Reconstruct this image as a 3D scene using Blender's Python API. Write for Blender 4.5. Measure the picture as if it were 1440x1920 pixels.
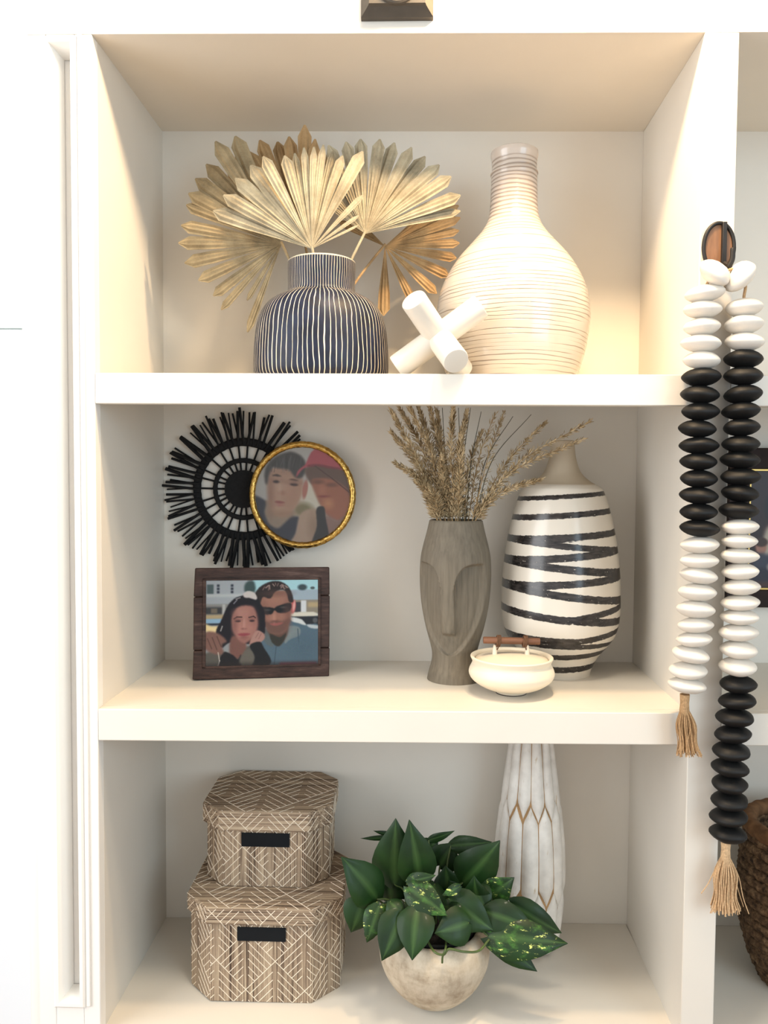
import bpy, math, random
import numpy as np
from mathutils import Vector, Matrix, Euler
from math import sin, cos, pi, sqrt, exp, atan2, asin, radians
random.seed(7)
for o in list(bpy.data.objects): bpy.data.objects.remove(o)
S = bpy.context.scene
COL = S.collection

# ------------------------------------------------------------------ camera, world, lights, exposure
CAM = Vector((0.0228, -1.17202, -0.153089)); ROT = Euler((1.526578, -0.0071106, 0.0292093), 'XYZ'); FPX = 1476.29
cd = bpy.data.cameras.new('camera'); cam = bpy.data.objects.new('camera', cd); COL.objects.link(cam)
cam.location = CAM; cam.rotation_euler = ROT
cd.sensor_fit = 'AUTO'; cd.sensor_width = 36; cd.lens = FPX/1920*36; cd.clip_start = 0.02
S.camera = cam
S.view_settings.view_transform = 'Standard'; S.view_settings.look = 'None'
S.view_settings.gamma = 1; S.view_settings.use_curve_mapping = False
S.view_settings.exposure = 0.42
W = bpy.data.worlds.new('daylight'); S.world = W; W.use_nodes = True
W.node_tree.nodes['Background'].inputs[0].default_value = (0.98, 0.99, 1.0, 1)
W.node_tree.nodes['Background'].inputs[1].default_value = 0.80
def light(name, kind, loc, energy, col, **k):
    d = bpy.data.lights.new(name, kind); d.energy = energy; d.color = col
    for a, v in k.items(): setattr(d, a, v)
    o = bpy.data.objects.new(name, d); COL.objects.link(o); o.location = loc; return o
light('warm_picture_lamp', 'POINT', (0.27, -0.19, 0.69), 28.0, (1.0, 0.70, 0.40), shadow_soft_size=0.03)
def area(name, loc, to, energy, col, sx, sy):
    o = light(name, 'AREA', loc, energy, col, shape='RECTANGLE', size=sx, size_y=sy); o.rotation_euler = (Vector(to)-o.location).to_track_quat('-Z', 'Y').to_euler()
area('left_window_daylight', (-1.7, -1.0, 0.1), (0.1, 0.0, -0.3), 27, (0.96, 0.98, 1.0), 1.2, 1.8)
area('right_window_daylight', (1.9, -2.3, 0.2), (0, 0.2, -0.4), 24, (0.62, 0.84, 1.0), 1.4, 1.6)
area('added_overhead_fill', (0.1, -0.50, 1.07), (0.0, -0.1, 0.0), 10.5, (1.0, 0.88, 0.70), 0.25, 0.25)  # added warm fill from above for shelf fronts and top cell, no fixture

RM = ROT.to_matrix()
def at(px, py, Y):                                  # photograph point -> world point on the depth plane Y
    d = RM @ Vector(((px-720)/FPX, -(py-960)/FPX, -1)); return CAM + d*((Y-CAM.y)/d.y)
def sc(Y): return (Y-CAM.y)/FPX                     # metres per photograph pixel at depth Y

# ------------------------------------------------------------------ materials
def lin(c):
    return tuple(((v/255)/12.92 if v/255 <= .04045 else (((v/255)+.055)/1.055)**2.4) for v in c)
class NT:
    def __init__(s, name):
        s.m = bpy.data.materials.new(name); s.m.use_nodes = True; s.t = s.m.node_tree
        s.b = s.t.nodes['Principled BSDF']; s.out = s.t.nodes['Material Output']
    def n(s, kind, **k):
        nd = s.t.nodes.new('ShaderNode'+kind)
        for a, v in k.items():
            if isinstance(a, str) and hasattr(nd, a): setattr(nd, a, v)
        return nd
    def put(s, sock, v):
        if isinstance(v, bpy.types.NodeSocket): s.t.links.new(v, sock)
        else: sock.default_value = v
    def math(s, op, a, b=0.0, c=None):
        nd = s.n('Math', operation=op); s.put(nd.inputs[0], a); s.put(nd.inputs[1], b)
        if c is not None: s.put(nd.inputs[2], c)
        return nd.outputs[0]
    def co(s, scale=(1, 1, 1)):
        tc = s.n('TexCoord'); mp = s.n('Mapping'); s.t.links.new(tc.outputs['Object'], mp.inputs[0])
        mp.inputs['Scale'].default_value = scale; return mp.outputs[0]
    def noise(s, vec, scale, detail=4, rough=.55):
        nd = s.n('TexNoise'); s.t.links.new(vec, nd.inputs['Vector']); nd.inputs['Scale'].default_value = scale
        nd.inputs['Detail'].default_value = detail; nd.inputs['Roughness'].default_value = rough; return nd.outputs[0]
    def ramp(s, fac, stops):
        nd = s.n('ValToRGB'); e = nd.color_ramp.elements
        while len(e) < len(stops): e.new(.5)
        for el, (p, c) in zip(e, stops): el.position = p; el.color = tuple(c)+(1,)
        s.t.links.new(fac, nd.inputs[0]); return nd.outputs[0]
    def step(s, v, lo, hi):
        nd = s.n('MapRange'); nd.interpolation_type = 'SMOOTHSTEP'; s.put(nd.inputs[0], v)
        nd.inputs[1].default_value = lo; nd.inputs[2].default_value = hi; return nd.outputs[0]
    def mix(s, f, a, b):
        nd = s.n('Mix', data_type='RGBA'); s.put(nd.inputs[0], f)
        for i, v in ((6, a), (7, b)): s.put(nd.inputs[i], v if isinstance(v, bpy.types.NodeSocket) else tuple(v)+(1,))
        return nd.outputs[2]
    def xyz(s, vec):
        nd = s.n('SeparateXYZ'); s.t.links.new(vec, nd.inputs[0]); return nd.outputs
    def fin(s, col=None, rough=.5, metal=0, bump=None, bd=.001, bs=.5, spec=.5, coat=0):
        if col is not None: s.put(s.b.inputs['Base Color'], col if isinstance(col, bpy.types.NodeSocket) else tuple(col)+(1,))
        s.put(s.b.inputs['Roughness'], rough); s.b.inputs['Metallic'].default_value = metal
        s.b.inputs['Specular IOR Level'].default_value = spec; s.b.inputs['Coat Weight'].default_value = coat
        if bump is not None:
            bn = s.n('Bump'); bn.inputs['Strength'].default_value = bs; bn.inputs['Distance'].default_value = bd
            s.t.links.new(bump, bn.inputs['Height']); s.t.links.new(bn.outputs[0], s.b.inputs['Normal'])
        return s.m
def plain(name, rgb, rough=.5, metal=0, var=.06, scale=30, bump=.0003, spec=.5, stretch=(1, 1, 1), coat=0):
    t = NT(name); nz = t.noise(t.co(stretch), scale); c = lin(rgb)
    col = t.ramp(nz, [(.3, [v*(1-var) for v in c]), (.7, [min(1, v*(1+var)) for v in c])])
    return t.fin(col, rough, metal, nz, bump, .5, spec, coat)
M = {}
M['paint'] = plain('white_paint', (215, 209, 198), .45, var=.012, scale=14, bump=.0001)
M['trim'] = plain('trim_paint', (232, 229, 223), .4, var=.01, scale=14, bump=.0001)
M['floor'] = plain('floor_oak', (150, 120, 92), .5, var=.2, scale=3, stretch=(1, 12, 1))
M['white_glaze'] = plain('white_ceramic', (216, 209, 196), .3, var=.01, spec=.5)
M['cream'] = plain('cream_stoneware', (224, 212, 190), .55, var=.02)
M['cream_lid'] = plain('cream_lid', (220, 206, 184), .5, var=.02)
M['twig'] = plain('brown_wood_bar', (112, 72, 48), .6, var=.35, scale=20, stretch=(1, 8, 8))
M['twine'] = plain('brown_twine', (92, 62, 40), .9, var=.3, scale=300)
M['dark_foot'] = plain('dark_foot', (40, 32, 26), .7)
M['black_reed'] = plain('black_reed', (19, 19, 20), .75, var=.3, scale=200, spec=.25)
M['bead_black'] = plain('black_bead', (15, 15, 15), .58, var=.25, scale=90, bump=.0006, spec=.3)
M['bead_white'] = plain('white_bead', (214, 207, 196), .6, var=.03, scale=60, bump=.0008)
M['jute'] = plain('jute', (176, 142, 104), .95, var=.25, scale=400, spec=.1)
M['jute2'] = plain('pale_jute', (200, 168, 130), .95, var=.25, scale=400, spec=.1)
M['iron'] = plain('black_iron', (22, 20, 19), .55, spec=.4)
M['copper'] = plain('brown_wood_disc', (122, 86, 58), .55, var=.22, scale=45, stretch=(3, 3, .6))
M['bracket'] = plain('bronze_grey', (72, 66, 58), .55, var=.12, scale=60, spec=.4)
M['stem'] = plain('dry_stem', (168, 138, 96), .8, var=.2, scale=100)
M['stalk_dark'] = plain('dark_grass_blade', (70, 66, 48), .7, var=.2)
M['label_black'] = plain('black_label', (16, 19, 22), .8, spec=.2, var=.1)
M['liner'] = plain('black_liner', (14, 15, 15), .5)
M['soil'] = plain('soil', (38, 30, 24), .95, var=.4, scale=200, bump=.004)
M['petiole'] = plain('green_stem', (70, 88, 42), .5, var=.25)
M['stitch'] = plain('white_stitch', (226, 213, 193), .9, var=.1, scale=300, spec=.1)
M['dark_frame'] = plain('espresso_frame', (34, 21, 17), .6, var=.3, scale=30, spec=.2)
M['gold_line'] = plain('gilt_line', (170, 140, 80), .35, .8)

def m_gold():
    t = NT('hammered_gold'); c = t.co(); n1 = t.noise(c, 160, 3); n2 = t.noise(c, 40, 2)
    return t.fin(t.ramp(n1, [(.3, lin((150, 112, 50))), (.7, lin((220, 182, 105)))]), .27, 1, t.math('ADD', n1, n2), .0016, .8)
M['gold'] = m_gold()
def m_glass():
    t = NT('clear_glass'); tr = t.n('BsdfTransparent'); gl = t.n('BsdfGlossy'); gl.inputs['Roughness'].default_value = .02
    fr = t.n('Fresnel'); fr.inputs[0].default_value = 1.45; mx = t.n('MixShader')
    t.t.links.new(t.math('MULTIPLY', fr.outputs[0], .5), mx.inputs[0]); t.t.links.new(tr.outputs[0], mx.inputs[1]); t.t.links.new(gl.outputs[0], mx.inputs[2])
    t.t.links.new(mx.outputs[0], t.out.inputs[0]); return t.m
M['glass'] = m_glass()
def m_navy():
    t = NT('navy_striped_glaze'); c = t.co(); x, y, z = t.xyz(c)
    ang = t.math('DIVIDE', t.math('ARCTAN2', y, x), 2*pi)
    wob = t.math('MULTIPLY', t.math('SUBTRACT', t.noise(t.co((1, 1, .35)), 22, 3), .5), 1.6)
    f = t.math('FRACT', t.math('ADD', t.math('MULTIPLY', ang, 78), wob))
    tri = t.math('ABSOLUTE', t.math('SUBTRACT', f, .5))
    wid = t.math('ADD', .0, t.math('MULTIPLY', t.noise(t.co((1, 1, .5)), 35, 3), .15))
    mask = t.step(t.math('SUBTRACT', wid, tri), -.03, .03)
    zc = t.step(z, .197, .2); mask = t.math('MAXIMUM', mask, zc)
    nz = t.noise(c, 40, 4)
    nav = t.ramp(nz, [(.3, lin((13, 18, 34))), (.7, lin((29, 37, 60)))])
    return t.fin(t.mix(mask, nav, lin((226, 214, 190))), .5, 0, t.math('MULTIPLY', mask, -1), .0012, .6, .3)
M['navy'] = m_navy()
def m_rings():
    t = NT('ringed_ivory_glaze'); c = t.co(); x, y, z = t.xyz(c)
    nz = t.noise(t.co((1, 1, 6)), 5, 3); n2 = t.noise(t.co((1, 1, 30)), 5, 2); n3 = t.noise(c, 9, 3)
    f = t.math('FRACT', t.math('ADD', t.math('MULTIPLY', z, 150), t.math('MULTIPLY', nz, 2.4)))
    tri = t.math('ABSOLUTE', t.math('SUBTRACT', f, .5))
    m = t.math('MULTIPLY', t.step(tri, .36, .47), t.step(n2, .38, .54))
    neck = t.step(z, .235, .30)
    m = t.math('MULTIPLY', t.math('MAXIMUM', m, t.math('MULTIPLY', t.step(tri, .2, .42), t.math('MULTIPLY', neck, .85))), t.step(z, .383, .378))
    base = t.mix(neck, lin((198, 187, 172)), lin((184, 172, 160)))
    rim = t.step(z, .4005, .4035)
    col = t.mix(rim, t.mix(t.math('MULTIPLY', m, .72), base, lin((112, 94, 80))), lin((90, 70, 52)))
    return t.fin(col, .2, 0, t.math('MULTIPLY', m, -1), .0012, .55, .5, .3)
M['rings'] = m_rings()
def m_palm(name, a, b):
    t = NT(name); n1 = t.noise(t.co((1, 1, 1)), 26, 4); n2 = t.noise(t.co(), 300, 2)
    return t.fin(t.ramp(t.math('ADD', n1, t.math('MULTIPLY', t.math('SUBTRACT', n2, .5), .25)), [(.3, lin(a)), (.72, lin(b))]), .75, 0, n2, .0004, .4, .25)
M['palm0'] = m_palm('dried_palm_grey', (132, 121, 98), (176, 165, 139))
M['palm1'] = m_palm('dried_palm_tan', (130, 115, 88), (174, 157, 124))
M['palm2'] = m_palm('dried_palm_amber', (142, 114, 78), (182, 152, 110))
def m_grass():
    t = NT('dried_grass'); n1 = t.noise(t.co(), 60, 3)
    return t.fin(t.ramp(n1, [(.3, lin((134, 112, 80))), (.7, lin((212, 190, 152)))]), .9, 0, None, spec=.1)
M['grass'] = m_grass()
def m_taupe():
    t = NT('brushed_taupe_clay'); n1 = t.noise(t.co((9, 9, .5)), 22, 4, .6); n2 = t.noise(t.co(), 9, 3)
    return t.fin(t.ramp(t.math('ADD', t.math('MULTIPLY', n1, .7), t.math('MULTIPLY', n2, .3)), [(.3, lin((96, 88, 76))), (.7, lin((124, 115, 100)))]), .7, 0, n1, .0006, .4, .25)
M['taupe'] = m_taupe()
def m_brush():
    t = NT('brush_striped_glaze'); c = t.co(); x, y, z = t.xyz(c)
    a = t.n('Attribute'); a.attribute_name = 'stroke'; d = a.outputs['Fac']
    n1 = t.noise(t.co((1, 1, 2.5)), 130, 5, .65); n2 = t.noise(t.co((1, 1, 4)), 60, 4)
    d2 = t.math('ADD', d, t.math('MULTIPLY', t.math('SUBTRACT', n1, .5), .0045))
    m = t.step(d2, .0005, -.0005)
    m = t.math('MULTIPLY', m, t.step(n1, .70, .66))
    ink = t.ramp(n2, [(.35, lin((24, 22, 22))), (.7, lin((62, 57, 55)))])
    ng = t.n('TexNoise'); 
    neck = t.step(z, .338, .3395)
    wht = t.mix(neck, lin((216, 208, 194)), lin((182, 168, 146)))
    return t.fin(t.mix(m, wht, ink), t.math('ADD', .22, t.math('MULTIPLY', neck, .5)), 0, m, .0006, .4, .5)
M['brush'] = m_brush()
def m_weave(name, st):
    t = NT(name); n1 = t.noise(t.co(st), 3.2, 5, .7); n2 = t.noise(t.co(tuple(v*.22 for v in st)), 3, 2)
    g = t.xyz(t.co())
    f = t.math('ADD', t.math('MULTIPLY', n1, .75), t.math('MULTIPLY', n2, .25))
    col = t.ramp(f, [(.39, lin((58, 46, 38))), (.46, lin((124, 104, 86))), (.53, lin((166, 146, 122))), (.62, lin((192, 174, 148)))])
    wv = t.math('SINE', t.math('MULTIPLY', g[2] if st[2] < 5 else g[0], 2600))
    return t.fin(col, .8, 0, t.math('ADD', n1, t.math('MULTIPLY', wv, .15)), .0012, .6, .25)
M['weave_v'] = m_weave('grasscloth_upright', (200, 200, 2.0))
M['weave_h'] = m_weave('grasscloth_level', (2.0, 150, 220))
def m_pot():
    t = NT('whitewashed_wood_pot'); n1 = t.noise(t.co((1, 1, 3)), 10, 5, .6); n2 = t.noise(t.co((1.5, 1.5, 1)), 26, 4, .7); n3 = t.noise(t.co(), 70, 2)
    f = t.math('ADD', t.math('MULTIPLY', n1, .5), t.math('MULTIPLY', n2, .5))
    col = t.ramp(f, [(.36, lin((150, 134, 112))), (.5, lin((186, 172, 150))), (.64, lin((204, 192, 171)))])
    col = t.mix(t.step(n3, .70, .78), col, lin((120, 98, 74)))
    return t.fin(col, .75, 0, n2, .001, .5, .25)
M['pot'] = m_pot()
def m_carve():
    t = NT('chalky_white_carving'); n1 = t.noise(t.co(), 30, 4); n2 = t.noise(t.co((1, 1, .2)), 120, 4)
    return t.fin(t.mix(t.step(n2, .64, .74), t.ramp(n1, [(.3, lin((205, 200, 192))), (.7, lin((232, 228, 220)))]), lin((190, 172, 146))), .75, 0, n2, .0008, .5, .25)
M['carve'] = m_carve()
M['bare_wood'] = plain('bare_wood', (158, 124, 84), .8, var=.3, scale=40)
def m_leaf(name, var):
    t = NT(name); c = t.co(); n1 = t.noise(c, 14, 3); 
    a = t.n('Attribute'); a.attribute_name = 'rib'; rib = a.outputs['Fac']
    col = t.ramp(n1, [(.3, lin((10, 32, 11))), (.7, lin((27, 58, 18)))])
    if var:
        n2 = t.noise(t.co((1, 1, 1.6)), 45, 3, .6)
        col = t.mix(t.step(n2, .52, .75), col, lin((62, 108, 38)))
        n3 = t.noise(t.co((.7, 1, 2.0)), 95, 5, .75)
        col = t.mix(t.step(n3, .59, .645), col, lin((205, 215, 120)))
    col = t.mix(t.math('MULTIPLY', rib, .5), col, lin((72, 104, 52)))
    t.b.inputs['Coat Weight'].default_value = .1
    return t.fin(col, .5, 0, t.math('ADD', n1, rib), .0006, .4, .3, .05)
M['leaf'] = m_leaf('pothos_leaf', 0); M['leaf_var'] = m_leaf('pothos_leaf_variegated', 1)
def m_plank():
    t = NT('dark_barn_wood'); n1 = t.noise(t.co((1.2, 12, 14)), 14, 5, .65); n2 = t.noise(t.co((1, 4, 4)), 9, 3)
    f = t.math('ADD', t.math('MULTIPLY', n1, .65), t.math('MULTIPLY', n2, .35))
    return t.fin(t.ramp(f, [(.35, lin((36, 25, 22))), (.55, lin((66, 47, 41))), (.72, lin((96, 76, 68)))]), .55, 0, n1, .001, .6, .3)
M['plank'] = m_plank()
def m_basket():
    t = NT('seagrass_rope'); n1 = t.noise(t.co((1, 1, 1)), 90, 4, .7)
    return t.fin(t.ramp(n1, [(.32, lin((46, 34, 26))), (.52, lin((98, 76, 56))), (.7, lin((140, 114, 86)))]), .85, 0, n1, .003, .8, .2)
M['basket'] = m_basket()
M['basket_rim'] = plain('basket_rim_rope', (112, 82, 56), .85, var=.35, scale=60, bump=.002, spec=.2)
def m_photo():
    t = NT('photo_print'); a = t.n('Attribute'); a.attribute_name = 'print'
    return t.fin(a.outputs['Color'], .35, 0, None, spec=.25)
M['photo'] = m_photo()

# ------------------------------------------------------------------ mesh builder
class MB:
    def __init__(s): s.v = []; s.f = []
    def add(s, vs, fs):
        b = len(s.v); s.v += [tuple(v) for v in vs]; s.f += [tuple(i+b for i in f) for f in fs]; return s
    def box8(s, p): return s.add(p, [(0, 3, 2, 1), (4, 5, 6, 7), (0, 1, 5, 4), (1, 2, 6, 5), (2, 3, 7, 6), (3, 0, 4, 7)])
    def box(s, x0, x1, y0, y1, z0, z1):
        return s.box8([(x0, y0, z0), (x1, y0, z0), (x1, y1, z0), (x0, y1, z0), (x0, y0, z1), (x1, y0, z1), (x1, y1, z1), (x0, y1, z1)])
    def lathe(s, c, prof, n=64, fn=None, ez=(1, 1)):
        vs = []; fs = []; m = len(prof)
        for r, z in prof:
            for k in range(n):
                a = 2*pi*k/n
                rr = fn(r, z, a) if fn else r
                vs.append((c[0]+rr*cos(a)*ez[0], c[1]+rr*sin(a)*ez[1], c[2]+z))
        for i in range(m-1):
            for k in range(n):
                k2 = (k+1) % n; fs.append((i*n+k, i*n+k2, (i+1)*n+k2, (i+1)*n+k))
        b = len(vs)
        if prof[0][0] > 1e-6: fs.append(tuple(reversed(range(n))))
        if prof[-1][0] > 1e-6: fs.append(tuple(range((m-1)*n, m*n)))
        return s.add(vs, fs)
    def tube(s, pts, rad, n=6, cap=True):
        pts = [Vector(p) for p in pts]; m = len(pts); vs = []; fs = []
        ref = None
        for i, p in enumerate(pts):
            t = (pts[min(i+1, m-1)]-pts[max(i-1, 0)]).normalized()
            if ref is None: ref = t.orthogonal().normalized()
            ref = (ref-t*ref.dot(t)); ref = ref.normalized() if ref.length > 1e-6 else t.orthogonal().normalized()
            b = t.cross(ref); r = rad[i] if hasattr(rad, '__len__') else rad
            for k in range(n):
                a = 2*pi*k/n; vs.append(p+ref*(r*cos(a))+b*(r*sin(a)))
        for i in range(m-1):
            for k in range(n):
                k2 = (k+1) % n; fs.append((i*n+k, i*n+k2, (i+1)*n+k2, (i+1)*n+k))
        if cap: fs += [tuple(reversed(range(n))), tuple(range((m-1)*n, m*n))]
        return s.add(vs, fs)
    def ring(s, c, R, r, axis='Y', n=64, m=10, fn=None, flat=1.0):
        vs = []; fs = []
        for i in range(n):
            a = 2*pi*i/n
            for k in range(m):
                b = 2*pi*k/m; q = r*(fn(a, b) if fn else 1); u = R+q*cos(b); h = q*sin(b)*flat
                vs.append((c[0]+u*cos(a), c[1]+h, c[2]+u*sin(a)) if axis == 'Y' else (c[0]+u*cos(a), c[1]+u*sin(a), c[2]+h))
        for i in range(n):
            for k in range(m):
                i2 = (i+1) % n; k2 = (k+1) % m; fs.append((i*m+k, i*m+k2, i2*m+k2, i2*m+k))
        return s.add(vs, fs)
    def prism(s, pts, z0, z1):
        n = len(pts)
        return s.add([(x, y, z0) for x, y in pts]+[(x, y, z1) for x, y in pts],
                     [tuple(reversed(range(n))), tuple(range(n, 2*n))]+[(i, (i+1) % n, n+(i+1) % n, n+i) for i in range(n)])
def tag(o, label=None, cat=None, group=None, kind=None):
    for k, v in (('label', label), ('category', cat), ('group', group), ('kind', kind)):
        if v: o[k] = v
    return o
def thing(name, label, cat, loc=(0, 0, 0), group=None):
    o = bpy.data.objects.new(name, None); COL.objects.link(o); o.location = loc; o.empty_display_size = .02
    return tag(o, label, cat, group)
def root_loc(p):
    v = Vector((0, 0, 0))
    while p: v = v+p.location; p = p.parent
    return v
def obj(name, mb, mat, parent=None, smooth=35, bevel=0, loc=None, kind=None, label=None, weld=True):
    """world-space builder -> one mesh object; with loc the mesh origin is moved there"""
    base = root_loc(parent) if parent else Vector((0, 0, 0)); org = Vector(loc) if loc is not None else base
    me = bpy.data.meshes.new(name); V = np.array(mb.v, float)-np.array(org)
    me.from_pydata(V.tolist(), [], mb.f); me.validate()
    me.materials.append(M[mat] if isinstance(mat, str) else mat)
    if smooth: me.shade_smooth(); me.set_sharp_from_angle(angle=radians(smooth))
    o = bpy.data.objects.new(name, me); COL.objects.link(o); o.location = org-base
    if parent: o.parent = parent
    if bevel:
        b = o.modifiers.new('bevel', 'BEVEL'); b.width = bevel; b.segments = 2; b.limit_method = 'ANGLE'; b.angle_limit = radians(40)
    return tag(o, label, kind=kind)
def link(name, me, parent, loc, rot=(0, 0, 0), scale=(1, 1, 1)):
    o = bpy.data.objects.new(name, me); COL.objects.link(o); o.parent = parent
    o.location = loc; o.rotation_euler = rot; o.scale = scale; return o
def spline(pts, n):
    P = [Vector(p) for p in pts]; P = [P[0]*2-P[1]]+P+[P[-1]*2-P[-2]]; out = []
    for i in range(1, len(P)-2):
        for k in range(n):
            t = k/n; a, b, c, d = P[i-1:i+3]
            out.append(.5*((2*b)+(c-a)*t+(2*a-5*b+4*c-d)*t*t+(3*b-a-3*c+d)*t**3))
    return out+[P[-2]]
def interp(x, xs, ys): return float(np.interp(x, xs, ys))
def profile_px(cx, Y, pts, floor_z, dense=1):
    """(half width px, y px) list, top first -> [(r, z above floor)] bottom first"""
    s = sc(Y); out = [(hw*s, at(cx, y, Y).z-floor_z) for hw, y in pts][::-1]
    if dense > 1:
        Q = spline([(r, 0, z) for r, z in out], dense); out = [(max(q.x, 0), q.z) for q in Q]
    return out
def ss(a, b, x):
    t = min(1, max(0, (x-a)/(b-a))); return t*t*(3-2*t)

# ------------------------------------------------------------------ the setting
HW = .445; D = .325
ZT = lambda x: .4909-.0026*x/HW
Z2 = lambda x: -.5051+.0039*x/HW
ZB2 = lambda x: -.5539+.0039*x/HW
Z3 = lambda x: -1.0156+.0039*x/HW
FLOOR = -1.66
obj('floor', MB().box(-2.2, 2.6, -3.2, .36, FLOOR-.05, FLOOR), 'floor', smooth=0)['kind'] = 'structure'
obj('ceiling', MB().box(-2.2, 2.6, -3.2, .36, 1.1, 1.15), 'paint', smooth=0)['kind'] = 'structure'
def struct(name, mb, mat='paint', bevel=0, parent=None):
    o = obj(name, mb, mat, parent, smooth=30, bevel=bevel)
    if not parent: o['kind'] = 'structure'
    return o
bc = thing('built_in_bookcase', 'white painted built-in bookcase with deep open cells holding all the decor', 'bookcase', (0, 0, FLOOR))
def slab(x0, x1, y0, y1, zb, zt): # sloping board
    return MB().box8([(x0, y0, zb(x0)), (x1, y0, zb(x1)), (x1, y1, zb(x1)), (x0, y1, zb(x0)), (x0, y0, zt(x0)), (x1, y0, zt(x1)), (x1, y1, zt(x1)), (x0, y1, zt(x0))])
K = lambda v: (lambda x: v)
XR = 1.36
obj('back_panel', MB().box(-.475, XR, D, D+.02, FLOOR, .53), 'paint', bc, 0)
obj('upright', MB().box8([(-.475, .02, FLOOR), (-HW, .02, FLOOR), (-HW+.0026, D, FLOOR), (-.475, D, FLOOR), (-.475, .02, .4935), (-HW, .02, .4935), (-HW+.0026, D, .4935), (-.475, D, .4935)]), 'paint', bc, 0)
def post(x0, x1, dl): return MB().box8([(x0, 0, FLOOR), (x1, 0, FLOOR), (x1, D, FLOOR), (x0+dl, D, FLOOR), (x0, 0, ZT(x0)), (x1, 0, ZT(x1)), (x1, D, ZT(x1)), (x0+dl, D, ZT(x0))])
obj('upright', post(HW, .494, .009), 'paint', bc, 30, .0015)
obj('upright', post(XR-.03, XR, 0), 'paint', bc, 30, .0015)
for x0, x1 in ((-HW, HW), (.494, XR-.03)):
    e = .004 if x0 < 0 else 0
    obj('top_panel', slab(x0-e, x1+e*2, .0006, D, lambda x: ZT(x)-.0002, lambda x: ZT(x)+.018), 'paint', bc, 0)
    obj('shelf', slab(x0-e*.3, x1+e*2, .018, D, K(-.0145), K(0)), 'paint', bc, 0)
    obj('shelf_edge', slab(x0, x1, 0, .018, K(-.0459), K(0)), 'paint', bc, 30, .0015)
    obj('shelf', slab(x0-e*.3, x1+e*2, .018, D, ZB2, Z2), 'paint', bc, 0)
    obj('shelf_edge', slab(x0, x1, 0, .018, ZB2, Z2), 'paint', bc, 30, .0015)
    obj('shelf', slab(x0-e*.3, x1+e*2, 0, D, lambda x: Z3(x)-.05, Z3), 'paint', bc, 30, .0015)
    obj('base_panel', MB().box(x0, x1, .01, .03, FLOOR, -1.06), 'paint', bc, 0)
struct('wall_back', slab(-.541, -HW, 0, D+.02, K(.4935), K(1.1)).box8([(-HW, 0, ZT(-HW)), (XR, 0, ZT(XR)), (XR, D+.02, ZT(XR)), (-HW, D+.02, ZT(-HW)), (-HW, 0, 1.1), (XR, 0, 1.1), (XR, D+.02, 1.1), (-HW, D+.02, 1.1)])
       .box(-2.0, -.541, .05, D+.02, .95, 1.1).box(-2.0, -1.30, .05, D+.02, FLOOR, .95).box(-1.30, -.53, .05, D+.02, FLOOR, -1.30), 'paint')
# moulded pilaster at the left of the opening
XA, XB, XC, XD = -.541, -.514, -.471, -.4452
ZU = .486; ZL = -.975
pil = MB().box(XA, XB, 0, .1, FLOOR, .4935).box(XC, XD, 0, .032, FLOOR, .4935).box(XB, XC, 0, .1, ZU, .4935).box(XB, XC, 0, .1, FLOOR, ZL).box(XB, -.475, .030, .1, ZL, ZU)
t1 = struct('trim_1', pil, 'trim', .0015)
mo = MB()
def mould(x0, x1, z0, z1, w, y0, y1):           # a sloping bead running round the recess
    o = [(x0, y0, z0), (x1, y0, z0), (x1, y0, z1), (x0, y0, z1)]; i = [(x0+w, y1, z0+w), (x1-w, y1, z0+w), (x1-w, y1, z1-w), (x0+w, y1, z1-w)]
    mo.add(o+i, [(k, (k+1) % 4, 4+(k+1) % 4, 4+k) for k in range(4)])
mould(XB, XC, ZL, ZU, .005, -.004, -.004); mould(XB+.005, XC-.005, ZL+.005, ZU-.005, .004, -.004, .008)
mould(XB+.009, XC-.009, ZL+.009, ZU-.009, .006, .008, .029); mould(XB, XC, ZL, ZU, 0, 0, -.004)
mould(XB-.004, XC+.004, ZL-.004, ZU+.004, .004, .0, -.004)
obj('moulding', mo, 'trim', t1, 30)
obj('bead_strip', MB().box(-.4665, -.4595, -.003, .0, ZL, .4935), 'trim', t1, 30, .0012)
# window left of the pilaster
wf = MB().box(-1.3, -1.25, .05, .09, -1.3, .95).box(-.561, -.541, .012, .09, -1.3, .95).box(-1.25, -.561, .05, .09, .90, .95).box(-1.25, -.561, .05, .09, -1.3, -1.25)
w1 = struct('window_1', wf, 'trim', .002)
obj('horizon_bar', MB().box(-1.25, -.561, .062, .078, .0775, .0855), plain('pale_teal_horizon', (214, 232, 230), .5), w1, 30)  # added bar standing in for the outdoor horizon line beyond the glass
obj('pane', MB().box(-1.25, -.561, .068, .072, .0855, .90), 'glass', w1, 0)
obj('pane', MB().box(-1.25, -.561, .068, .072, -1.25, .0775), 'glass', w1, 0)

# ------------------------------------------------------------------ bracket above the opening
b0 = at(745, 40, 0); bx = .003; bw = .052; bz = b0.z
br = thing('wall_bracket', 'square grey bronze wall bracket with a round rosette above the top cell', 'bracket', (bx, 0, bz+bw))
pl = MB()
def frustum(hw0, hw1, y0, y1):
    cz = bz+bw
    pl.box8([(bx-hw0, y0, cz-hw0), (bx+hw0, y0, cz-hw0), (bx+hw0, y0, cz+hw0), (bx-hw0, y0, cz+hw0), (bx-hw1, y1, cz-hw1), (bx+hw1, y1, cz-hw1), (bx+hw1, y1, cz+hw1), (bx-hw1, y1, cz+hw1)])
frustum(bw, bw, -.0005, -.010); frustum(bw, bw-.010, -.010, -.020); frustum(bw-.010, bw-.012, -.020, -.024)
obj('backplate', pl, 'bracket', br, 25)
rp = MB()
for R, r, y in ((.026, .0045, -.024), (.0175, .004, -.027)): rp.ring((bx, y, bz+.040), R, r, 'Y', 40, 10)
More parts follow.
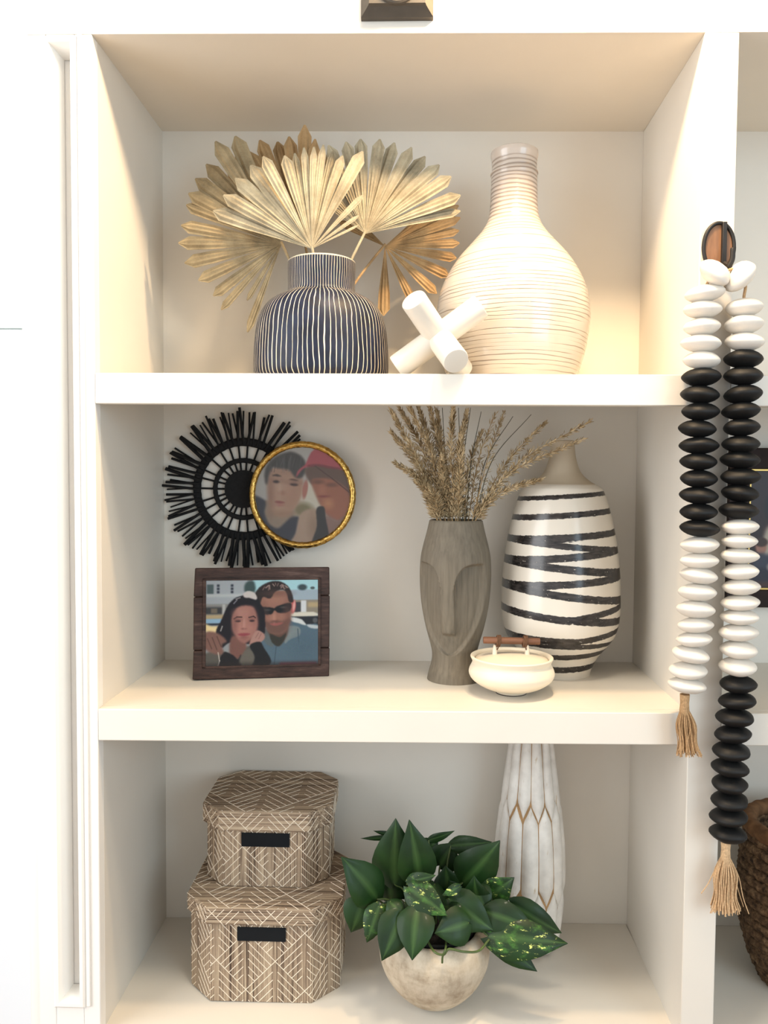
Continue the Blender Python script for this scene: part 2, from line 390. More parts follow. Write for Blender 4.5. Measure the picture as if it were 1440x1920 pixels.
rp.tube([(bx, -.02, bz+.040), (bx, -.03, bz+.040)], .0135, 28).tube([(bx, -.03, bz+.040), (bx, -.036, bz+.040)], [.010, .006], 24)
obj('rosette', rp, 'bracket', br)

# ------------------------------------------------------------------ top cell
def lathe_thing(name, label, cat, cx, Y, fz, prof, mat, n=96, **k):
    c = at(cx, 800, Y); c.z = fz
    o = obj(name, MB().lathe(c, prof, n, **k), mat, None, 50, loc=c); return tag(o, label, cat)
def hollow(prof, wall, depth):
    top = prof[-1]; return prof+[(top[0]-wall*.5, top[1]+wall*.3), (top[0]-wall, top[1]-wall*.2), (top[0]-wall, top[1]-depth), (0, top[1]-depth)]
Yn = .14
pn = profile_px(602, Yn, [(62.5, 493), (62.8, 510), (62.2, 543), (66, 553), (84, 561), (101, 574), (113, 592), (120, 616), (124, 650), (125.5, 685), (124, 705), (117, 716)], 0, 5)
pn = [(pn[0][0]-.01, 0)]+[(r, max(z, .002)) for r, z in pn]
lathe_thing('striped_vase', 'squat navy vase with thin white vertical stripes holding palm fans', 'vase', 602, Yn, 0, hollow(pn, .006, .05), 'navy', 128)
Yb = .191
pb = profile_px(957.5, Yb, [(43, 287), (43.2, 294), (41.5, 303), (41, 320), (43.5, 327), (42, 333), (42.5, 360), (43.5, 390), (48, 415), (60, 437), (79, 460), (101, 486), (121, 518), (134, 550), (140, 588), (139.5, 612), (136, 642), (130, 672), (122, 700), (114, 722)], 0, 6)
pb = [(pb[0][0]-.008, 0)]+[(r, max(z, .002)) for r, z in pb]
lathe_thing('bottle_vase', 'large ivory bottle vase with fine horizontal ridges and a dark rim', 'vase', 957.5, Yb, 0, hollow(pb, .006, .08), 'rings', 128)
# jack sculpture: three round bars crossing at right angles, standing on three ends
L = .079; rr = .0195; e = .6155
jc = at(822, 640, .045); jc.z = L*sin(e)+rr*cos(e)
jm = MB()
for az in (172, 52, -68):
    d = Vector((cos(radians(az))*cos(e), sin(radians(az))*cos(e), -sin(e)))
    P = [jc-d*L, jc-d*(L-.0008), jc-d*(L-.003)]+[jc+d*(L-.003), jc+d*(L-.0008), jc+d*L]
    jm.tube(P, [rr-.003, rr-.0008, rr, rr, rr-.0008, rr-.003], 40)
tag(obj('jack_sculpture', jm, 'white_glaze', None, 40, loc=(jc.x, jc.y, 0)), 'white six-armed jack sculpture of crossed round bars at shelf edge', 'sculpture')

def palm_fan(label, hub, Y, leaves, mat, base, tilt=0.0, cup=.12, stem_r=.0022):
    """leaves: (angle deg, length px, half-width deg, backward lean)"""
    h = at(hub[0], hub[1], Y); s = sc(Y)
    root = thing('palm_fan', label, 'dried palm', base, 'dried palm fans in the striped vase')
    b = Vector(base); mid = (h+b)/2+Vector((0, -.004, .004))
    obj('stem', MB().tube(spline([b, mid, h+Vector((0, .001, .004))], 6), stem_r, 8), mat, root)
    for i, (a, ln, wd, back) in enumerate(leaves):
        a = radians(a); ln = ln*s
        u = Vector((cos(a), 0, sin(a))); w = Vector((-sin(a), 0, cos(a)))
        mb = MB(); vs = []; fs = []
        tw = random.uniform(-.5, .5); lift = random.uniform(-.06, .06)
        st = [.0, .12, .3, .5, .68, .82, .91, 1]; NX = 7
        for k, t in enumerate(st):
            r = ln*t; g_ = min(t, .66)+max(0, min(t, .91)-.66)*.30
            half = (g_*ln*math.tan(radians(wd)) if t < 1 else ln*.006) + .0004
            off = back*r + cup*r*r/.18 + tilt*r*cos(a) + lift*r*r/.18
            for j in range(NX):
                f = j/(NX-1)*2-1; zg = (.30 if j % 2 else -.30)*half*2/(NX-1)*1.7*(1-.55*t)
                sk = r + (ln*.012*sin(9*f+i) if k == 6 else 0)
                vs.append(h+u*sk+Vector((0, off, 0))+w*(half*f)+Vector((0, zg+half*.30*abs(f)*(1+tw*f)*(1-.3*t), 0)))
        n = len(st); th = Vector((0, .0007, 0)); m = len(vs); allv = vs+[v+th for v in vs]
        for k in range(n-1):
            for j in range(NX-1):
                q = (NX*k+j, NX*k+j+1, NX*k+j+NX+1, NX*k+j+NX); fs.append(q); fs.append(tuple(reversed([x+m for x in q])))
            e0 = NX*k; e1 = NX*k+NX-1
            fs.append((e0, e0+NX, e0+NX+m, e0+m)); fs.append((e1, e1+m, e1+NX+m, e1+NX))
        for j in range(NX-1): q = NX*(n-1)+j; fs.append((q, q+1, q+1+m, q+m))
        mb.add(allv, fs); obj('leaflet', mb, mat, root, 12)
    return root
def arc(a0, a1, n, l0, l1, wd, back=0.0, jit=6):
    out = []
    for i in range(n):
        t = i/(n-1); out.append((a0+(a1-a0)*t+random.uniform(-1.2, 1.2), l0+(l1-l0)*t+random.uniform(-jit, jit), wd, back+random.uniform(-.05, .05)))
    return out
mouth = at(602, 500, Yn)
def mp(dx, dy): return (mouth.x+dx, Yn+dy, .135)
palm_fan('upright dried palm fan at the back, its amber tips rising highest', (572, 462), .225, arc(143, 92, 8, 218, 222, 4.3, 0, 9)+arc(86, 62, 5, 205, 165, 4.0, 0, 6), 'palm2', mp(-.01, .03))
palm_fan('dried palm fan at the far left, drooping over the vase shoulder', (527, 458), .165,
         arc(114, 150, 5, 240, 212, 4.8, .0)+arc(157, 168, 2, 206, 198, 4.6, 0)+[(178, 196, 5.0, -.02), (189, 188, 5.2, -.02), (202, 170, 5.2, -.02), (214, 160, 5.0, .05), (225, 165, 3.4, 0), (236, 120, 3, .05), (247, 172, 3.2, 0)], 'palm1', mp(-.022, .0))
palm_fan('amber dried palm fan at the right, lowest of the bunch, behind the others', (722, 462), .21,
         arc(38, 4, 5, 156, 142, 4.6)+[(-8, 134, 5.0, 0), (-23, 130, 5.6, 0), (-41, 128, 5.6, 0), (-62, 122, 5.2, .05), (-91, 124, 7.0, .05), (150, 100, 5, .05), (139, 84, 5, .05)], 'palm2', mp(.03, .02))
palm_fan('grey-tan dried palm fan at the upper right with blunt toothed tips', (685, 438), .14,
         [(141, 74, 4.6, 0), (131, 112, 4.6, 0), (121, 158, 4.8, 0)]+arc(112, 24, 10, 178, 192, 4.9, 0, 3)+[(16, 184, 3.6, .0)], 'palm0', mp(.02, .0))
palm_fan('largest grey-tan dried palm fan, front and centre above the vase mouth', (585, 466), .105,
         arc(157, 127, 4, 214, 205, 5.0, .04, 8)+arc(118, 108, 2, 198, 190, 4.4, 0, 3)+arc(101, 80, 5, 192, 198, 2.6, .0, 4)+[(73, 186, 3.6, 0), (63, 204, 4.6, -.03), (48, 140, 3.0, .05), (37, 108, 2.4, .05), (29, 96, 1.6, .1)], 'palm0', mp(0, -.02))

# ------------------------------------------------------------------ painted prints
class Canvas:
    def __init__(s, x0, x1, y0, y1, nx, ny, bg):
        s.X, s.Y = np.meshgrid(np.linspace(x0, x1, nx), np.linspace(y0, y1, ny)); s.C = np.zeros((ny, nx, 3)); s.C[:] = bg
        s.st = (x1-x0)/nx
    def blend(s, m, c): s.C = s.C*(1-m[..., None])+np.array(c, float)*m[..., None]
    def blur(s, m, k):
        k = int(max(0, round(k/s.st)))
        for ax in (0, 1):
            for _ in range(2):
                if k < 1: continue
                p = np.pad(m, [(k, k) if a == ax else (0, 0) for a in (0, 1)], mode='edge'); c = np.cumsum(p, axis=ax)
                z = np.zeros_like(np.take(c, [0], ax)); c = np.concatenate([z, c], ax); n = 2*k+1
                a = np.take(c, range(n, c.shape[ax]), ax); b = np.take(c, range(0, c.shape[ax]-n), ax); m = (a-b)/n
        return m
    def poly(s, pts, c, soft=6, smooth=True, al=1.0):
        if smooth:
            P = [Vector((x, y, 0)) for x, y in pts]; n = len(P); Q = []
            for i in range(n):
                a, b, d, e = P[i-1], P[i], P[(i+1) % n], P[(i+2) % n]
                for k in range(5):
                    t = k/5; Q.append(.5*((2*b)+(d-a)*t+(2*a-5*b+4*d-e)*t*t+(3*b-a-3*d+e)*t**3))
            pts = [(q.x, q.y) for q in Q]
        ins = np.zeros(s.X.shape, bool); n = len(pts)
        for i in range(n):
            (xa, ya), (xb, yb) = pts[i], pts[(i+1) % n]
            if ya == yb: continue
            cond = ((ya > s.Y) != (yb > s.Y)) & (s.X < (xb-xa)*(s.Y-ya)/(yb-ya)+xa); ins ^= cond
        s.blend(s.blur(ins.astype(float), soft)*al, c)
    def ell(s, cx, cy, rx, ry, c, soft=.2, al=1.0, rot=0):
        a = radians(rot); dx = s.X-cx; dy = s.Y-cy; u = (dx*cos(a)+dy*sin(a))/rx; v = (-dx*sin(a)+dy*cos(a))/ry
        d = np.sqrt(u*u+v*v); s.blend(np.clip((1+soft-d)/(2*soft), 0, 1)*al, c)
    def line(s, pts, w, c, al=1.0):
        for (xa, ya), (xb, yb) in zip(pts[:-1], pts[1:]):
            dx, dy = xb-xa, yb-ya; t = np.clip(((s.X-xa)*dx+(s.Y-ya)*dy)/(dx*dx+dy*dy), 0, 1)
            d = np.hypot(s.X-xa-t*dx, s.Y-ya-t*dy); s.blend(np.clip((w-d)/s.st/2+.5, 0, 1)*al, c)
    def rect(s, x0, x1, y0, y1, c, soft=4, al=1.0): s.poly([(x0, y0), (x1, y0), (x1, y1), (x0, y1)], c, soft, False, al)
    def mesh(s, name, parent, place, keep=None):
        ny, nx = s.X.shape; rng = np.random.default_rng(3)
        C = np.clip(s.C*.80+rng.normal(0, 2.2, s.C.shape), 0, 255)/255; Cl = np.where(C <= .04045, C/12.92, ((C+.055)/1.055)**2.4)
        vs = [tuple(place(x, y)) for x, y in zip(s.X.ravel(), s.Y.ravel())]
        fs = [(j*nx+i, (j+1)*nx+i, (j+1)*nx+i+1, j*nx+i+1) for j in range(ny-1) for i in range(nx-1)
              if keep is None or keep(s.X[j, i], s.Y[j, i])]
        mb = MB(); mb.v = vs; mb.f = fs; o = obj(name, mb, 'photo', parent, 0)
        at_ = o.data.attributes.new('print', 'FLOAT_COLOR', 'POINT')
        at_.data.foreach_set('color', np.concatenate([Cl.reshape(-1, 3), np.ones((nx*ny, 1))], 1).astype(np.float32).ravel()); return o

# ------------------------------------------------------------------ middle cell: sunburst, round photo, wood framed photo
Yw = .318
sbc = at(457, 917, Yw); s = sc(Yw)
sb = thing('sunburst_wall_decor', 'black woven reed sunburst hung on the back wall behind the round photo', 'wall decor', sbc)
obj('centre_disc', MB().lathe((0, 0, 0), [(.036, -.004), (.036, .004)], 40), 'black_reed', sb)
o = sb.children[0]; o.location = (0, 0, 0); o.rotation_euler = (pi/2, 0, 0)
for v in o.data.vertices: v.co += sbc
for R, r in ((88.5*s, 7.8*s), (54*s, 4.6*s)):
    obj('woven_ring', MB().ring(sbc, R, r, 'Y', 96, 8, lambda a, b: 1+.06*sin(60*a), .62), 'black_reed', sb)
def stick(a, r0, r1, a1, w, y):
    p = sbc+Vector((cos(a)*r0*s, y, sin(a)*r0*s)); q = sbc+Vector((cos(a1)*r1*s, y-.001, sin(a1)*r1*s))
    mb = MB().tube([p, q], w*s, 5); obj('reed', mb, 'black_reed', sb, 40)
for i in range(26):
    a = 2*pi*i/26+random.uniform(-.03, .03); stick(a, 34, 88, a+random.uniform(-.03, .03), 2.0, .002)
for i in range(60):
    a = 2*pi*i/60; sg = 1 if i % 2 else -1; R = 151+random.uniform(-6, 3)
    stick(a-sg*.012, 84, R, a+sg*random.uniform(.02, .055), random.choice((2.1, 2.8, 3.6)), -.004)
    if random.random() < .75: stick(a+sg*.02, 84, R-random.uniform(0, 9), a-sg*random.uniform(.0, .04), random.choice((1.6, 2.0, 2.6)), .0)

Yg = .292; gc = at(567, 928, Yg); s = sc(Yg); GR = 95*s
gf = thing('round_photo_frame', 'round hammered gold frame with a photo of two people, over the sunburst', 'picture frame', gc)
obj('rim', MB().ring(gc, GR, 6.0*s, 'Y', 160, 14, lambda a, b: 1+.05*sin(37*a+3*b)+.04*sin(71*a)), 'gold', gf)
obj('backing', MB().ring(gc+Vector((0, .008, 0)), GR*.5, GR*.5, 'Y', 96, 8, None, .05), 'dark_frame', gf)
cv = Canvas(170, 1220, 185, 1235, 210, 210, (196, 192, 184))
cv.poly([(640, 700), (770, 560), (900, 830), (860, 880), (680, 960), (600, 900)], (222, 212, 192), 12)
cv.ell(700, 870, 105, 75, (138, 128, 92), .4)
cv.poly([(290, 770), (560, 860), (600, 950), (520, 1040), (430, 1080), (330, 1060), (280, 900)], (168, 146, 124), 10)
cv.poly([(120, 740), (290, 775), (285, 900), (330, 1020), (430, 1072), (520, 1000), (580, 945), (665, 955), (645, 1060), (570, 1260), (300, 1260), (120, 1100)], (52, 54, 66), 8)
cv.poly([(318, 520), (360, 430), (520, 420), (650, 500), (700, 560), (690, 680), (650, 790), (590, 880), (520, 935), (420, 940), (350, 870), (322, 720)], (196, 156, 130), 10)
cv.ell(600, 700, 80, 170, (168, 124, 100), .9, .45, 15); cv.ell(430, 620, 90, 60, (206, 170, 146), .9, .5)
cv.ell(440, 900, 90, 45, (205, 172, 138), .8, .5)
cv.ell(722, 650, 28, 100, (186, 122, 106), .25, 1, 8); cv.ell(350, 700, 34, 180, (150, 108, 88), .9, .6); cv.ell(470, 915, 120, 30, (160, 120, 96), .9, .6); cv.ell(430, 560, 70, 26, (150, 110, 92), .9, .6); cv.ell(600, 580, 60, 26, (140, 100, 84), .9, .6); cv.ell(520, 470, 110, 34, (170, 130, 108), .9, .5); cv.ell(560, 680, 46, 50, (196, 150, 124), .9, .5)
cv.poly([(288, 560), (292, 440), (350, 350), (440, 285), (560, 248), (660, 280), (715, 340), (735, 430), (690, 520), (620, 525), (545, 440), (440, 430), (380, 415), (335, 490), (312, 600)], (74, 70, 66), 9)
for i in range(26):
    x = random.uniform(330, 700); cv.line([(x, random.uniform(280, 330)), (x+random.uniform(-50, 40), random.uniform(390, 470))], 3, random.choice([(105, 100, 96), (50, 46, 44), (120, 118, 116)]), .5)
cv.poly([(365, 505), (420, 490), (470, 515), (420, 512)], (70, 55, 48), 5); cv.poly([(370, 568), (415, 556), (455, 575), (410, 584)], (62, 46, 42), 5)
cv.poly([(545, 545), (600, 540), (660, 560), (600, 556)], (90, 66, 56), 6); cv.poly([(555, 595), (610, 588), (650, 605), (600, 614)], (70, 50, 46), 6)
cv.ell(470, 690, 40, 24, (172, 122, 100), .6, .7); cv.ell(448, 640, 18, 70, (214, 178, 152), .8, .6); cv.poly([(390, 785), (440, 775), (510, 795), (440, 806)], (160, 92, 84), 6); cv.ell(450, 820, 46, 14, (190, 128, 112), .6, .8)
cv.poly([(655, 950), (700, 890), (770, 862), (850, 872), (880, 1000), (830, 1230), (560, 1260), (620, 1120)], (190, 160, 136), 8)
cv.ell(820, 1050, 60, 130, (150, 122, 98), .7, .6)
cv.poly([(720, 470), (760, 400), (900, 380), (1100, 410), (1230, 520), (1230, 760), (1000, 720), (800, 600)], (112, 86, 72), 10)
cv.poly([(790, 560), (880, 530), (1010, 540), (1120, 600), (1190, 680), (1230, 900), (1100, 990), (980, 950), (905, 850), (840, 720)], (170, 108, 82), 12)
cv.ell(860, 570, 60, 22, (120, 78, 62), .6, .8); cv.ell(1010, 600, 60, 22, (120, 78, 62), .6, .8); cv.ell(905, 660, 40, 50, (196, 126, 98), .7, .6); cv.ell(930, 725, 60, 12, (140, 66, 62), .6, .9); cv.ell(970, 800, 50, 50, (214, 150, 106), .8, .7)
cv.poly([(935, 930), (1080, 980), (1230, 900), (1230, 1240), (950, 1240)], (150, 118, 106), 14)
cv.poly([(845, 860), (925, 838), (945, 960), (985, 1250), (800, 1250), (850, 1050)], (52, 50, 48), 6)
cv.poly([(740, 350), (790, 250), (880, 190), (1000, 190), (1120, 300), (1180, 440), (1000, 412), (860, 390), (770, 400), (690, 440), (628, 520), (645, 450), (720, 385)], (190, 88, 96), 6)
cv.poly([(745, 390), (860, 378), (1000, 402), (1140, 425), (1000, 425), (860, 400), (760, 410)], (140, 60, 66), 5)
cv.line([(830, 400), (1010, 530), (1200, 680)], 6, (84, 52, 46), .8)
R2 = GR*.96
cv.mesh('photograph', gf, lambda x, y: gc+Vector(((x-695)/520*R2, .002, (710-y)/520*R2)), lambda x, y: (x-695)**2+(y-710)**2 < 512**2)
gd = MB(); gd.tube([gc+Vector((0, -.0015, 0)), gc+Vector((0, .0, 0))], GR-.001, 64); obj('glass', gd, 'glass', gf)

# wood framed couple
FL = Vector((-.3455, .166, Z2(-.345))); FR = Vector((-.1115, .204, Z2(-.112)))
ux = (FR-FL); ux.z = 0; Wd = ux.length; ux.normalize(); lean = radians(6)
nrm = Vector((ux.y, -ux.x, 0)); uz = Vector((-nrm.x*sin(lean), -nrm.y*sin(lean), cos(lean))); nf = (nrm*cos(lean)+Vector((0, 0, sin(lean)))).normalized()
FO = Vector((FL.x, FL.y, FL.z+.0022)); Ht = .193; Th = .021
def fp(u, v, d=0): return FO+ux*(u*Wd)+uz*(v*Ht)+nf*d
ff = thing('wooden_photo_frame', 'dark brown plank photo frame with a couple, leaning on the middle shelf', 'picture frame', FO)
def plank(u0, u1, v0, v1, d0, d1, du=(0, 0, 0, 0)):
    return MB().box8([fp(u0+du[0], v0, d1), fp(u1+du[1], v0, d1), fp(u1+du[1], v0, d0), fp(u0+du[0], v0, d0), fp(u0+du[2], v1, d1), fp(u1+du[3], v1, d1), fp(u1+du[3], v1, d0), fp(u0+du[2], v1, d0)])
for v0, v1, du in ((0, .258, (0, -.002, .006, .002)), (.262, .738, (.004, 0, .004, .004)), (.742, 1.0, (.004, .003, .012, .002))):
    obj('plank', plank(0, 1, v0, v1, -Th, 0, du), 'plank', ff, 30, .0018)
for a in ((.07, .095, .10, .905), (.915, .935, .10, .905), (.07, .935, .885, .905), (.07, .935, .10, .118)):
    obj('inner_rim', plank(*a, -.001, .0022), 'plank', ff, 30, .0006)
cv = Canvas(145, 1228, 165, 1012, 270, 211, (150, 156, 160))
cv.rect(100, 540, 150, 400, (176, 184, 190)); cv.rect(590, 1240, 150, 275, (178, 224, 232)); cv.rect(100, 520, 300, 330, (200, 206, 208), 8)
cv.rect(100, 400, 400, 560, (150, 150, 146), 8); cv.rect(130, 300, 428, 500, (62, 64, 66), 8); cv.rect(190, 250, 440, 490, (120, 110, 96), 6); cv.rect(300, 330, 400, 540, (190, 192, 190), 5)
cv.rect(152, 215, 205, 296, (80, 98, 100), 5)
for x in (247, 380):
    for y in (203, 234, 268): cv.rect(x, x+26, y, y+24, (46, 52, 66), 3)
cv.poly([(510, 270), (525, 190), (600, 175), (615, 270), (560, 300)], (62, 84, 84), 8)
cv.rect(130, 330, 505, 545, (190, 170, 130), 8); cv.rect(130, 300, 545, 590, (150, 190, 220), 6); cv.rect(130, 290, 590, 612, (40, 50, 66), 5); cv.poly([(130, 590), (200, 620), (300, 618), (260, 680), (200, 690), (130, 660)], (250, 226, 170), 8)
cv.rect(960, 1240, 262, 370, (168, 186, 198), 6); cv.ell(1075, 240, 45, 30, (62, 78, 84), .3); cv.ell(1175, 248, 22, 14, (80, 96, 100), .3)
cv.rect(960, 1240, 370, 500, (150, 140, 124), 6); cv.rect(1000, 1062, 388, 490, (62, 64, 70), 5); cv.rect(1062, 1112, 372, 495, (226, 230, 232), 5); cv.rect(1130, 1240, 392, 440, (190, 170, 130), 8)
cv.poly([(960, 500), (1080, 490), (1190, 492), (1215, 530), (960, 535)], (230, 224, 206), 6); cv.rect(960, 1240, 535, 625, (38, 42, 48), 6); cv.ell(1200, 575, 24, 26, (90, 92, 96), .3)
# man
cv.poly([(690, 640), (800, 700), (900, 640), (960, 540), (1060, 570), (1120, 620), (1240, 640), (1240, 1030), (720, 1030), (670, 800)], (84, 108, 124), 6)
cv.poly([(955, 540), (1060, 560), (1100, 600), (1110, 625), (1030, 600), (970, 580)], (222, 226, 224), 5); cv.poly([(1120, 615), (1235, 630), (1235, 660), (1150, 650)], (196, 206, 210), 6)
cv.poly([(930, 640), (1040, 640), (1050, 720), (960, 760), (900, 800)], (126, 138, 140), 6); cv.poly([(700, 640), (770, 720), (790, 830), (720, 800), (690, 720)], (92, 104, 108), 6)
cv.line([(820, 830), (800, 1010)], 4, (62, 82, 96)); cv.line([(1030, 660), (1040, 800)], 4, (60, 80, 94)); cv.ell(1100, 850, 120, 100, (74, 96, 112), .8, .6)
cv.poly([(740, 640), (920, 620), (925, 720), (850, 820), (780, 760)], (96, 70, 60), 8); cv.poly([(760, 700), (850, 740), (915, 700), (890, 780), (840, 830), (780, 790)], (50, 50, 44), 6)
cv.ell(984, 436, 26, 66, (206, 98, 100), .25, 1, 8); cv.ell(992, 430, 12, 50, (240, 190, 180), .4, .8, 8)
cv.poly([(655, 420), (670, 320), (760, 280), (900, 270), (960, 340), (968, 470), (950, 590), (905, 680), (830, 708), (750, 680), (700, 590), (670, 500)], (158, 112, 96), 7)
cv.ell(800, 365, 110, 45, (172, 124, 106), .7, .7)
cv.poly([(700, 560), (760, 590), (820, 570), (880, 580), (955, 540), (945, 610), (900, 685), (830, 712), (750, 685), (705, 610)], (104, 76, 68), 14, al=.85)
cv.poly([(755, 602), (820, 594), (895, 590), (840, 620), (790, 622)], (158, 92, 88), 5); cv.ell(795, 535, 26, 34, (178, 126, 108), .6, .7)
cv.poly([(615, 300), (670, 225), (770, 178), (860, 180), (935, 230), (975, 310), (985, 385), (945, 385), (920, 300), (880, 262), (810, 285), (760, 350), (690, 335), (655, 420), (625, 380)], (44, 36, 36), 6)
for i in range(16):
    x = random.uniform(700, 930); y = 185+abs(x-820)*.35; cv.line([(x, y+8), (x+random.uniform(-30, 30), y+random.uniform(20, 55))], 5, random.choice([(196, 168, 158), (150, 122, 114), (90, 74, 72)]), .75)
cv.poly([(660, 435), (770, 440), (800, 448), (830, 428), (955, 395), (960, 465), (905, 498), (835, 492), (803, 470), (770, 508), (690, 508), (668, 480)], (24, 26, 30), 3)
cv.ell(735, 465, 30, 10, (72, 78, 82), .6, .7); cv.ell(885, 440, 30, 10, (86, 82, 80), .6, .7)
cv.ell(690, 560, 40, 120, (112, 78, 68), .9, .6); cv.ell(930, 520, 34, 110, (122, 82, 72), .9, .6); cv.ell(830, 300, 110, 26, (120, 84, 72), .9, .5); cv.ell(800, 545, 12, 46, (196, 146, 128), .8, .5); cv.ell(800, 578, 34, 9, (110, 72, 64), .7, .7); cv.ell(740, 545, 30, 26, (176, 124, 108), .9, .5); cv.ell(880, 530, 34, 28, (172, 120, 104), .9, .5)
for i in range(60): cv.line([(random.uniform(960, 1220), random.uniform(700, 960))]*1+[(random.uniform(960, 1220), random.uniform(700, 960))], 3, random.choice([(70, 94, 110), (98, 122, 138)]), .10)
# woman
cv.poly([(410, 350), (480, 320), (560, 300), (635, 335), (665, 400), (705, 480), (712, 660), (690, 720), (600, 800), (400, 780), (340, 800), (290, 830), (240, 680), (290, 560), (350, 420)], (24, 22, 30), 6)
cv.poly([(500, 300), (540, 272), (600, 285), (632, 330), (622, 360), (560, 342), (510, 335)], (216, 208, 204), 6); cv.line([(440, 360), (410, 395)], 6, (170, 170, 180), .7); cv.line([(470, 338), (430, 352)], 5, (210, 205, 205), .7); cv.line([(300, 620), (285, 665)], 6, (220, 215, 210), .7)
cv.poly([(130, 900), (260, 850), (330, 880), (420, 900), (500, 840), (600, 830), (640, 1030), (130, 1030)], (92, 90, 84), 8)
cv.poly([(395, 720), (520, 770), (520, 880), (440, 950), (370, 880)], (122, 84, 76), 8); cv.poly([(310, 880), (400, 905), (450, 950), (480, 900), (470, 1030), (270, 1030)], (26, 26, 30), 6)
cv.poly([(398, 510), (450, 432), (535, 415), (605, 440), (638, 550), (636, 650), (590, 740), (525, 787), (465, 765), (410, 690), (390, 590)], (176, 124, 112), 7)
cv.ell(600, 600, 40, 120, (146, 98, 90), .8, .5); cv.ell(470, 490, 60, 40, (190, 138, 126), .8, .6); cv.ell(450, 640, 44, 40, (196, 136, 126), .8, .5)
cv.line([(412, 548), (440, 530), (486, 532)], 6, (58, 38, 38), .9); cv.line([(556, 536), (600, 526), (618, 540)], 6, (58, 38, 38), .9)
cv.ell(448, 572, 26, 10, (50, 34, 38), .4, .95); cv.ell(585, 570, 24, 10, (50, 34, 38), .4, .95); cv.line([(508, 560), (500, 630)], 5, (196, 146, 134), .6); cv.ell(508, 648, 28, 10, (140, 90, 84), .5, .8)
cv.poly([(448, 702), (500, 690), (572, 700), (520, 722), (480, 720)], (150, 70, 78), 5)
cv.ell(420, 620, 26, 110, (126, 84, 78), .9, .6); cv.ell(510, 755, 60, 26, (136, 92, 86), .9, .6); cv.ell(512, 600, 10, 50, (206, 156, 146), .8, .5); cv.ell(570, 635, 34, 30, (190, 132, 122), .9, .5); cv.ell(510, 735, 34, 9, (132, 84, 80), .7, .6); cv.ell(452, 560, 30, 10, (120, 78, 74), .8, .6); cv.ell(585, 556, 28, 10, (120, 78, 74), .8, .6)
cv.poly([(560, 800), (600, 700), (640, 665), (700, 700), (705, 750), (660, 790), (590, 815)], (176, 134, 124), 6); cv.line([(650, 690), (620, 740)], 3, (130, 90, 82), .7); cv.line([(675, 700), (650, 750)], 3, (130, 90, 82), .7)
cv.poly([(565, 815), (660, 780), (700, 840), (770, 970), (720, 1030), (590, 1030), (610, 930)], (22, 24, 28), 5); cv.poly([(470, 940), (540, 850), (600, 900), (590, 1000), (480, 1000)], (104, 100, 92), 8)
cv.poly([(140, 690), (200, 670), (280, 700), (345, 770), (300, 800), (310, 880), (260, 900), (140, 840)], (132, 96, 86), 7)
for p in ([(160, 740), (200, 840)], [(205, 730), (250, 850)], [(250, 720), (290, 820)]): cv.line(p, 5, (88, 60, 54), .8)
cv.line([(262, 880), (276, 960), (262, 1010)], 5, (214, 206, 198), .8); cv.rect(100, 1240, 985, 1030, (40, 34, 34), 16, .6); cv.rect(850, 1215, 990, 1014, (92, 34, 40), 10, .6)
cv.mesh('photograph', ff, lambda x, y: fp(.095+(x-145)/1083*.82, .885-(y-165)/847*.767, .0012))

# ------------------------------------------------------------------ grey face vase with dried grasses
Yf = .195; fx = 853.5; fzl = Z2(.1)
fc = at(fx, 1100, Yf); fc.z = fzl
zz = lambda y: 750+y/2.769
pf = profile_px(fx, Yf, [(138/2.769, zz(626)), (152/2.769, zz(690)), (170/2.769, zz(760)), (181/2.769, zz(820)), (185/2.769, zz(900)), (182/2.769, zz(990)), (172/2.769, zz(1080)), (152/2.769, zz(1180)), (127/2.769, zz(1270)), (117/2.769, zz(1320)), (121/2.769, zz(1370)), (135/2.769, zz(1420)), (142/2.769, zz(1455))], fzl, 14)
zb = pf[0][1]; pf = [(r, (z-zb)*(pf[-1][1])/(pf[-1][1]-zb)) for r, z in pf]
ztop = pf[-1][1]; zbot = 0
def face_carve(r, z, a):
    y = 626+(ztop-z)/ztop*(1458-626)               # crop rows, top to foot
    th = (math.degrees(a)+90+17+180) % 360-180     # 0 on the nose
    t = abs(th)
    brow = 836+125*exp(-max(0, t-11)/8.5)
    edge = 74*sqrt(max(0, 1-((y-930)/385)**2)) if y > 930 else 74-6*(930-y)/100
    ins = ss(-4, 16, y-brow)*ss(0, 9, edge-t)
    nose_w = 9.5+3.0*ss(900, 1190, y)
    nose = (1-ss(nose_w, nose_w+4.5, t))*(1-ss(1188, 1212, y))
    depth = (.0165-.0105*ss(900, 1260, y))*(1-.35*ss(20, 74, t))
    ridge = .004*(1-ss(nose_w*.2, nose_w+3, t))*ss(1000, 1180, y)*(1-ss(1188, 1212, y))
    return r-depth*ins*(1-nose)+ridge
fv = obj('face_vase', MB().lathe(fc, hollow(pf, .005, .05), 240, fn=face_carve), 'taupe', None, 60, loc=fc)
tag(fv, 'tall matte grey vase carved with a long-nosed face, full of dried grass', 'vase')
mz = fzl+ztop
GL = {5: 'short feathery grass stem bending lowest to the left of the grey face vase', 6: 'feathery grass stem leaning farthest left at mid height above the face vase', 12: 'airy thin feathery grass stem right of the middle, nearest the bare blades', 13: 'airy feathery grass stem upright just left of the striped vase neck',
      14: 'feathery grass stem reaching up beside the neck of the striped vase', 15: 'longest feathery grass stem, its tip crossing farthest right past the striped vase neck', 16: 'feathery grass stem arching right, just below the longest one across the vase neck', 17: 'short feathery grass stem lying lowest to the right, in front of the striped vase shoulder',
      18: 'short feathery grass stem low on the left just above the grey vase rim', 11: 'short pale feathery grass stem upright in the middle front of the face vase', 9: 'slim feathery grass stem right of the middle, just left of the airy stems'}
